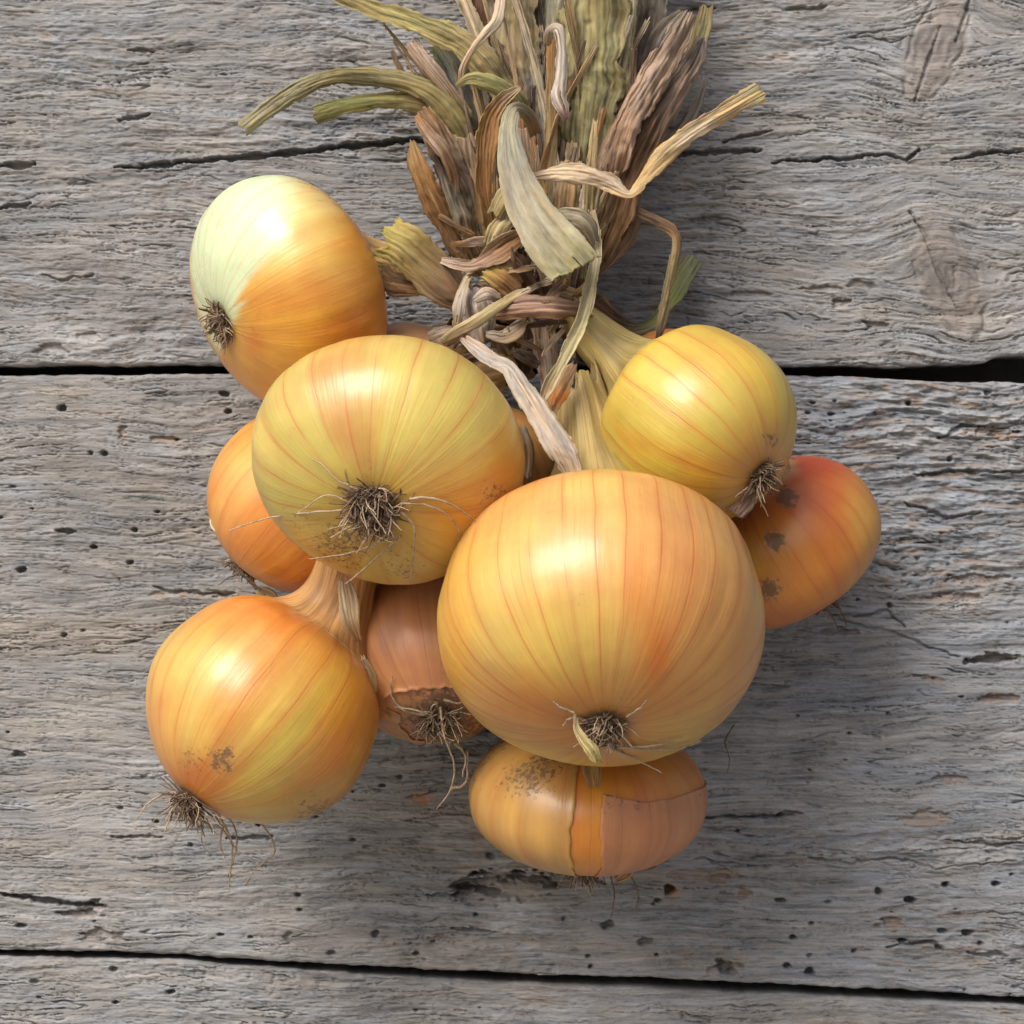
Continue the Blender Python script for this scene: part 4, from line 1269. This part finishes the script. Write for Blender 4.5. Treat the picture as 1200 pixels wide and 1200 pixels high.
# brown withered leaves hanging at left
leaf([(496, 128, 52), (512, 158, 54), (532, 205, 52), (552, 255, 48), (570, 312, 44)], [16, 34, 38, 36, 24], [BRN, (.25, .17, .11), GRY, BRN], curl=1.3, crumple=1.8)
leaf([(483, 166, 54), (490, 192, 56), (506, 232, 54), (528, 275, 50), (550, 310, 46)], [10, 26, 28, 26, 18], [(.30, .20, .09), ORB, BRN, (.38, .22, .09)], curl=1.5, crumple=1.4)
leaf([(488, 136, 60), (502, 156, 62), (522, 180, 62), (533, 210, 58), (534, 234, 54)], [8, 15, 17, 14, 8], [ORB, PNK, BRN, PNK], curl=1.8, crumple=1.4)
leaf([(512, 180, 58), (530, 220, 56), (545, 262, 52), (560, 300, 48)], [14, 22, 26, 18], [DKB, GRY, BRN], curl=1.2, roll=.5, crumple=1.6)
leaf([(548, 160, 50), (556, 210, 50), (566, 255, 48), (580, 300, 46)], [24, 26, 26, 22], [(.33, .24, .15), BRN, TANL], curl=1.5)
# orange-brown upright leaf
leaf([(610, 102, 66), (592, 114, 66), (577, 134, 66), (569, 170, 66), (568, 210, 64), (573, 250, 60), (582, 292, 54)], [5, 16, 24, 27, 25, 20, 14],
     [CRM, ORB, ORB, (.32, .17, .065), BRN], curl=-1.2, roll=[.2, .5, .3, .2, 0], edge=(.50, .32, .13), dark=.3)
# brown middle stems
leaf([(648, 46, 56), (647, 100, 56), (645, 170, 54), (643, 250, 50), (640, 330, 46)], [14, 15, 15, 17, 18], [ORB, (.34, .23, .10), TANL, BRN], curl=1.8)
leaf([(641, 52, 60), (645, 36, 64), (653, 33, 66), (658, 52, 66), (657, 85, 66), (654, 112, 66), (660, 128, 66), (664, 140, 65)], [10, 12, 14, 13, 15, 19, 16, 6],
     [PNK, WHT, (.50, .44, .38), WHT, (.30, .16, .14)], curl=1.6, fray=3)
leaf([(618, 150, 52), (625, 200, 52), (632, 260, 50), (636, 330, 46)], [26, 28, 28, 24], [PNK, BRN, TANL, BRN], curl=1.4)
leaf([(668, 190, 54), (665, 230, 54), (658, 280, 52), (648, 340, 48)], [30, 30, 26, 22], [TANL, BRN, PNK], curl=1.2)
leaf([(688, 215, 56), (684, 250, 56), (672, 290, 54), (660, 330, 50)], [12, 14, 14, 12], [WHT, CRM, TANL], curl=1.4)
# right-hand brown rolled leaves
leaf([(772, -170, 26), (765, -20, 30), (755, 50, 32), (740, 110, 34), (724, 180, 36), (700, 270, 38)], [56, 52, 50, 44, 36, 26], [OLV2, GRY, (.17, .14, .12), GRY, BRN], curl=1.3)
leaf([(748, -160, 44), (741, -10, 46), (736, 50, 46), (730, 100, 46), (718, 170, 46), (700, 250, 44)], [18, 16, 15, 14, 14, 12], [(.40, .37, .20), (.42, .39, .24), TANL], curl=1.6)
leaf([(808, 16, 40), (796, 40, 44), (772, 82, 48), (750, 120, 52), (735, 150, 54), (722, 190, 54), (708, 240, 50), (690, 300, 46)], [20, 32, 36, 36, 36, 32, 26, 20],
     [(.27, .21, .155), PNK, (.33, .23, .16), (.36, .24, .165), BRN, TANL], curl=2.0, crumple=2.2, ridge=.9)
leaf([(822, 46, 34), (812, 72, 38), (794, 100, 42), (772, 135, 46), (752, 175, 48), (738, 205, 48), (722, 260, 46), (704, 304, 44)], [14, 26, 30, 32, 36, 36, 34, 18],
     [(.20, .16, .13), (.30, .22, .16), (.20, .13, .09), BRN, (.34, .21, .11), BRN], curl=1.6, crumple=2.0, ridge=.9)
leaf([(800, 14, 30), (782, 34, 36), (764, 72, 38), (748, 112, 40)], [12, 26, 28, 22], [GRY, (.16, .125, .10), DKB], curl=1.3, crumple=1.6)
leaf([(827, 92, 20), (818, 122, 22), (802, 148, 24), (780, 172, 28), (758, 200, 32)], [9, 14, 16, 16, 16], [(.24, .21, .17), (.22, .18, .13), BRN], curl=1.2)
leaf([(827, 8, 16), (823, 30, 18), (812, 66, 22), (798, 100, 24), (780, 140, 28)], [18, 22, 22, 24, 20], [OLV2, (.36, .32, .14), GRY], curl=1.0)
leaf([(742, 228, 38), (735, 262, 38), (718, 290, 38), (698, 318, 38)], [20, 30, 32, 18], [(.20, .13, .085), (.26, .17, .11), BRN], curl=1.0)
# pale leaf crossing the front and bent up to the right
leaf([(624, 207, 66), (650, 203, 72), (690, 206, 76), (718, 216, 78), (738, 227, 78), (752, 212, 78), (775, 185, 78), (808, 157, 78), (850, 131, 76), (893, 107, 74)],
     [7, 20, 28, 22, 12, 20, 24, 23, 23, 26], [(.50, .40, .28), CRM, (.56, .44, .31), CRM, (.52, .36, .17), (.58, .43, .22), CRM, (.58, .42, .21), (.40, .34, .16)],
     curl=[1.0, .9, .9, 1.2, 2.2, 1.6, 1.3, 1.1, 1.1, .8], roll=[0, -.2, -.3, 0, .9, .3, -.3, -.3, 0], edge=(.55, .32, .12), fray=5, dark=.2)
# broad pale-green leaf hanging over the tie
leaf([(628, 158, 58), (618, 134, 64), (604, 128, 70), (597, 148, 75), (599, 180, 78), (610, 222, 80), (632, 264, 82), (658, 296, 83), (676, 315, 83)],
     [16, 16, 18, 22, 32, 46, 58, 66, 62], [BRN, (.28, .25, .16), PGR, (.36, .335, .25), (.43, .385, .285), (.47, .42, .29), (.43, .39, .24), (.34, .32, .16)],
     curl=.7, ridge=.2, crumple=.5, wn=.3, dark=.2, mottle=.30, ragged=.22, edge=(.48, .44, .29), jag=-10, fray=3, roll=[0, .2, 0, 0, 0, 0])
# crossing pieces round the tie
leaf([(640, 262, 70), (662, 255, 74), (684, 262, 74), (696, 285, 70)], [14, 26, 28, 16], [(.40, .35, .20), (.42, .36, .24), GRY], curl=1.8)
leaf([(580, 252, 62), (590, 232, 64), (602, 215, 62)], [20, 22, 14], [(.44, .36, .18), TANL], curl=1.2)
leaf([(576, 290, 60), (585, 268, 62), (598, 252, 60)], [22, 26, 20], [(.40, .32, .14), TANL], curl=1.2)
leaf([(510, 303, 56), (532, 309, 60), (553, 311, 62), (575, 300, 64), (598, 285, 64), (616, 274, 60)], [6, 12, 18, 25, 26, 14], [WHT, PNK, (.40, .27, .18), BRN, (.36, .20, .11)], curl=-1.4, edge=(.50, .38, .26))
leaf([(598, 262, 58), (612, 268, 60), (630, 268, 58)], [14, 24, 16], [BRN, ORB], curl=1.4)
leaf([(570, 316, 62), (588, 326, 64), (606, 342, 62)], [24, 36, 26], [(.42, .32, .09), ORB, BRN], curl=1.0)
leaf([(596, 300, 54), (612, 318, 56), (628, 344, 54)], [26, 34, 26], [BRN, DKB, BRN], curl=1.2)
leaf([(640, 300, 58), (645, 325, 58), (648, 350, 56)], [26, 28, 26], [BRN, (.34, .22, .13), BRN], curl=1.2)
leaf([(672, 345, 60), (655, 342, 62), (648, 365, 60)], [16, 18, 14], [TANL, BRN], curl=1.2)
# flaring papery neck at left
ribbon('dried_leaf', bundle, [(452, 278, 58), (472, 288, 60), (500, 312, 58), (528, 338, 56), (552, 358, 54)], [54, 56, 54, 48, 30],
       [(.46, .38, .09), (.42, .33, .11), (.36, .25, .12), (.34, .22, .13), BRN], curl=1.3, seed=911, ridge=.35, crumple=.5, mat=SKINL, fray=8, jag=8, dark=.25, nribs=9)
leaf([(442, 318, 54), (458, 332, 54), (478, 336, 54), (500, 340, 54)], [26, 30, 24, 12], [(.34, .21, .10), BRN, ORB], curl=1.0, mat=SKINL, fray=5)
leaf([(432, 308, 46), (450, 312, 48), (475, 318, 50)], [22, 26, 24], [(.50, .33, .10), ORB], curl=1.2, mat=SKINL)
# grey-white twisted skins
leaf([(549, 324, 64), (541, 345, 66), (537, 366, 66), (534, 385, 64)], [10, 14, 16, 12], [TANL, WHT, (.42, .36, .30), TANL], curl=.8)
leaf([(556, 338, 60), (558, 358, 62), (562, 380, 62), (566, 402, 60)], [24, 40, 42, 22], [(.42, .38, .34), WHT, (.50, .44, .38), PNK], curl=.7, crumple=2.0, mat=SKINL)
leaf([(556, 352, 66), (570, 344, 68), (586, 350, 66)], [8, 14, 8], [WHT, PNK], curl=.8)
leaf([(518, 400, 64), (532, 391, 68), (556, 378, 70), (585, 358, 70), (605, 346, 68), (622, 339, 66)], [9, 14, 14, 13, 12, 7], [(.30, .25, .13), TANL, (.43, .36, .19), OLV2, CRM], curl=1.8, fray=3)
leaf([(528, 405, 60), (540, 388, 60), (556, 372, 60)], [16, 22, 18], [DKB, BRN, TANL], curl=1.2)
leaf([(505, 400, 50), (520, 396, 52), (540, 392, 52)], [24, 30, 24], [GRY, PNK, GRY], curl=1.2, crumple=1.5)
leaf([(570, 392, 62), (590, 394, 64), (606, 386, 64), (618, 374, 62)], [8, 18, 18, 8], [WHT, CRM, PNK], curl=1.4)
# pinkish leaf wrapped round as the tie
ribbon('binding_leaf', bundle, [(578, 366, 64), (600, 361, 68), (628, 359, 70), (655, 360, 69), (680, 363, 62), (692, 366, 52)], [22, 28, 28, 28, 28, 24],
       [(.38, .25, .18), (.37, .23, .165), (.42, .28, .20), (.33, .20, .14), BRN], curl=1.9, seed=777, ridge=.8)
# strands hanging down
leaf([(694, 246, 60), (698, 270, 66), (698, 295, 70), (692, 335, 74), (682, 375, 76), (663, 415, 80), (645, 448, 84), (634, 472, 86)], [10, 12, 14, 15, 16, 15, 14, 8],
     [TANL, (.45, .38, .24), (.44, .39, .24), (.42, .37, .20), (.43, .38, .22), TANL], curl=-2.4, nribs=3, fray=2, edge=(.50, .44, .28))
leaf([(543, 396, 68), (558, 408, 74), (576, 420, 80), (596, 430, 84), (615, 458, 90), (636, 492, 95), (655, 522, 98), (668, 545, 98), (676, 566, 97)], [12, 20, 22, 22, 29, 31, 34, 30, 14],
     [PNK, WHT, (.46, .40, .34), WHT, (.55, .44, .33), WHT, (.52, .40, .28), CRM], curl=[1.2, 1.4, 2.2, 1.5, 1.0, .9, .9, 1.0], roll=[0, .4, .6, .1, 0, 0], fray=9, nribs=7, dark=.28)
leaf([(634, 368, 54), (638, 400, 54), (642, 430, 54), (645, 462, 54)], [28, 30, 28, 22], [(.30, .22, .16), PNK, (.36, .27, .20), BRN], curl=1.6, crumple=1.5)
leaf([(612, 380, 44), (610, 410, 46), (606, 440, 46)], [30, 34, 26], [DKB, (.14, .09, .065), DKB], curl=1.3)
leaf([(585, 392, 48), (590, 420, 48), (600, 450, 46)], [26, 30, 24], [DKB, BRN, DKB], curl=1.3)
leaf([(660, 372, 46), (672, 396, 46), (690, 420, 44)], [24, 30, 26], [ORB, BRN, DKB], curl=1.3)
leaf([(672, 428, 74), (660, 446, 78), (650, 466, 80), (644, 486, 82)], [14, 26, 26, 14], [(.56, .34, .19), (.58, .36, .17), ORNG, TANL], curl=1.4, mat=SKINL, fray=6)
leaf([(610, 500, 62), (618, 530, 62), (616, 560, 60)], [14, 18, 14], [GRY, BRN, PNK], curl=1.4)
# thin bent strip and the green-backed leaf near the wall at right
leaf([(715, 232, 44), (742, 247, 44), (768, 260, 44), (788, 270, 44), (793, 282, 45), (788, 315, 46), (781, 350, 46), (775, 378, 46), (771, 397, 46)], [14, 15, 15, 15, 15, 16, 14, 13, 6],
     [DKB, (.15, .095, .06), (.19, .125, .075), BRN, OLV2, (.32, .26, .13), (.30, .22, .13), DKB], curl=1.2, roll=[0, 0, .2, .7, .2, 0], fray=2)
leaf([(680, 338, 38), (698, 358, 36), (720, 376, 32), (745, 384, 28), (768, 376, 23), (784, 352, 18), (799, 324, 13), (812, 302, 9)], [22, 30, 28, 20, 20, 24, 27, 24],
     [(.19, .12, .08), BRN, (.16, .11, .08), (.22, .21, .11), (.29, .32, .10), (.27, .29, .13), (.24, .25, .15)], curl=1.0, roll=[0, 0, .3, .6, .3, 0], fray=2)

# many narrow withered shreds through the bundle
rg = np.random.RandomState(77)
SH = [TANL, BRN, ORB, DKB, GRY, PNK, OLV2, CRM, (.16, .10, .065), (.22, .16, .10)]
for i in range(120):
    up = i < 60
    if up:      # long ones running up out of the tie
        x0, y0 = rg.uniform(585, 690), rg.uniform(285, 350)
        t = (x0 - 640) / 60
        an = rg.normal(t * .32, .16)
        Ls = rg.uniform(110, 330)
        d0, wd = rg.uniform(34, 56), rg.uniform(6, 15)
    else:       # short crumpled ones round the tie
        x0, y0 = rg.uniform(545, 690), rg.uniform(270, 420)
        an = rg.uniform(-2.6, 2.6)
        Ls = rg.uniform(26, 75)
        d0, wd = rg.uniform(42, 64), rg.uniform(5, 14)
    b1, b2 = rg.normal(0, .16, 2) * Ls
    ps = []
    for q in range(4):
        f = q / 3
        ps.append((x0 + math.sin(an) * Ls * f + b1 * f * f * math.cos(an), y0 - math.cos(an) * Ls * f + b2 * f * f * .5 * math.sin(an) , d0 + 8 * math.sin(f * 2.2 + i) * f))
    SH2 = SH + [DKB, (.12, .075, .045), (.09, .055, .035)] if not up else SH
    c1, c2 = SH2[rg.randint(len(SH2))], SH2[rg.randint(len(SH2))]
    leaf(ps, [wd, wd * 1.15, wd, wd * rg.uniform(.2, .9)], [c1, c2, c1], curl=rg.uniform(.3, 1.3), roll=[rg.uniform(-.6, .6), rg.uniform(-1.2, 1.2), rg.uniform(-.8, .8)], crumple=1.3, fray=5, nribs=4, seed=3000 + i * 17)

# small torn pieces that belong to single onions
ribbon('skin_shred', on3.root, [(674, 838, 138), (676, 854, 141), (684, 868, 142), (694, 880, 142), (700, 892, 141)], [5, 9, 13, 17, 11],
       [(.40, .28, .13), (.52, .42, .20), (.54, .45, .20), (.50, .40, .16)], curl=.5, seed=501, mat=SKINL, fray=8, thick=.2, roll=[.6, .2, -.2])
ribbon('skin_shred', on4.root, [(404, 680, 72), (408, 704, 76), (412, 728, 77), (420, 750, 74)], [16, 24, 22, 8], [(.58, .44, .26), (.60, .45, .26), TAN], curl=.6, seed=502, mat=SKINL, crumple=.5, fray=8, thick=.12)
ribbon('skin_shred', on4.root, [(425, 770, 72), (436, 790, 68), (440, 812, 64)], [6, 10, 6], [CRM, (.55, .40, .18)], curl=1.0, seed=503, mat=SKINL)
ribbon('skin_shred', on7.root, [(300, 694, 30), (312, 702, 30), (328, 712, 30)], [16, 24, 14], [(.55, .46, .22), CRM], curl=1.0, seed=504, mat=SKINL)
ribbon('skin_shred', on7.root, [(250, 600, 36), (254, 615, 38), (262, 622, 40)], [8, 14, 8], [CRM, CRM], curl=1.0, seed=505, mat=SKINL)
ribbon('skin_shred', on5.root, [(880, 575, 84), (870, 590, 84), (860, 602, 84)], [12, 26, 22], [(.34, .20, .13), (.38, .24, .17)], curl=1.0, seed=506, mat=SKINL)
ribbon('skin_shred', on9.root, [(730, 1012, 40), (732, 1022, 38), (722, 1030, 36)], [26, 22, 10], [(.50, .32, .12), TAN], curl=1.0, seed=507, mat=SKINL)
ribbon('skin_shred', on9.root, [(690, 890, 74), (694, 905, 77), (696, 922, 79)], [20, 22, 12], [(.48, .34, .14), TAN], curl=.8, seed=508, mat=SKINL)
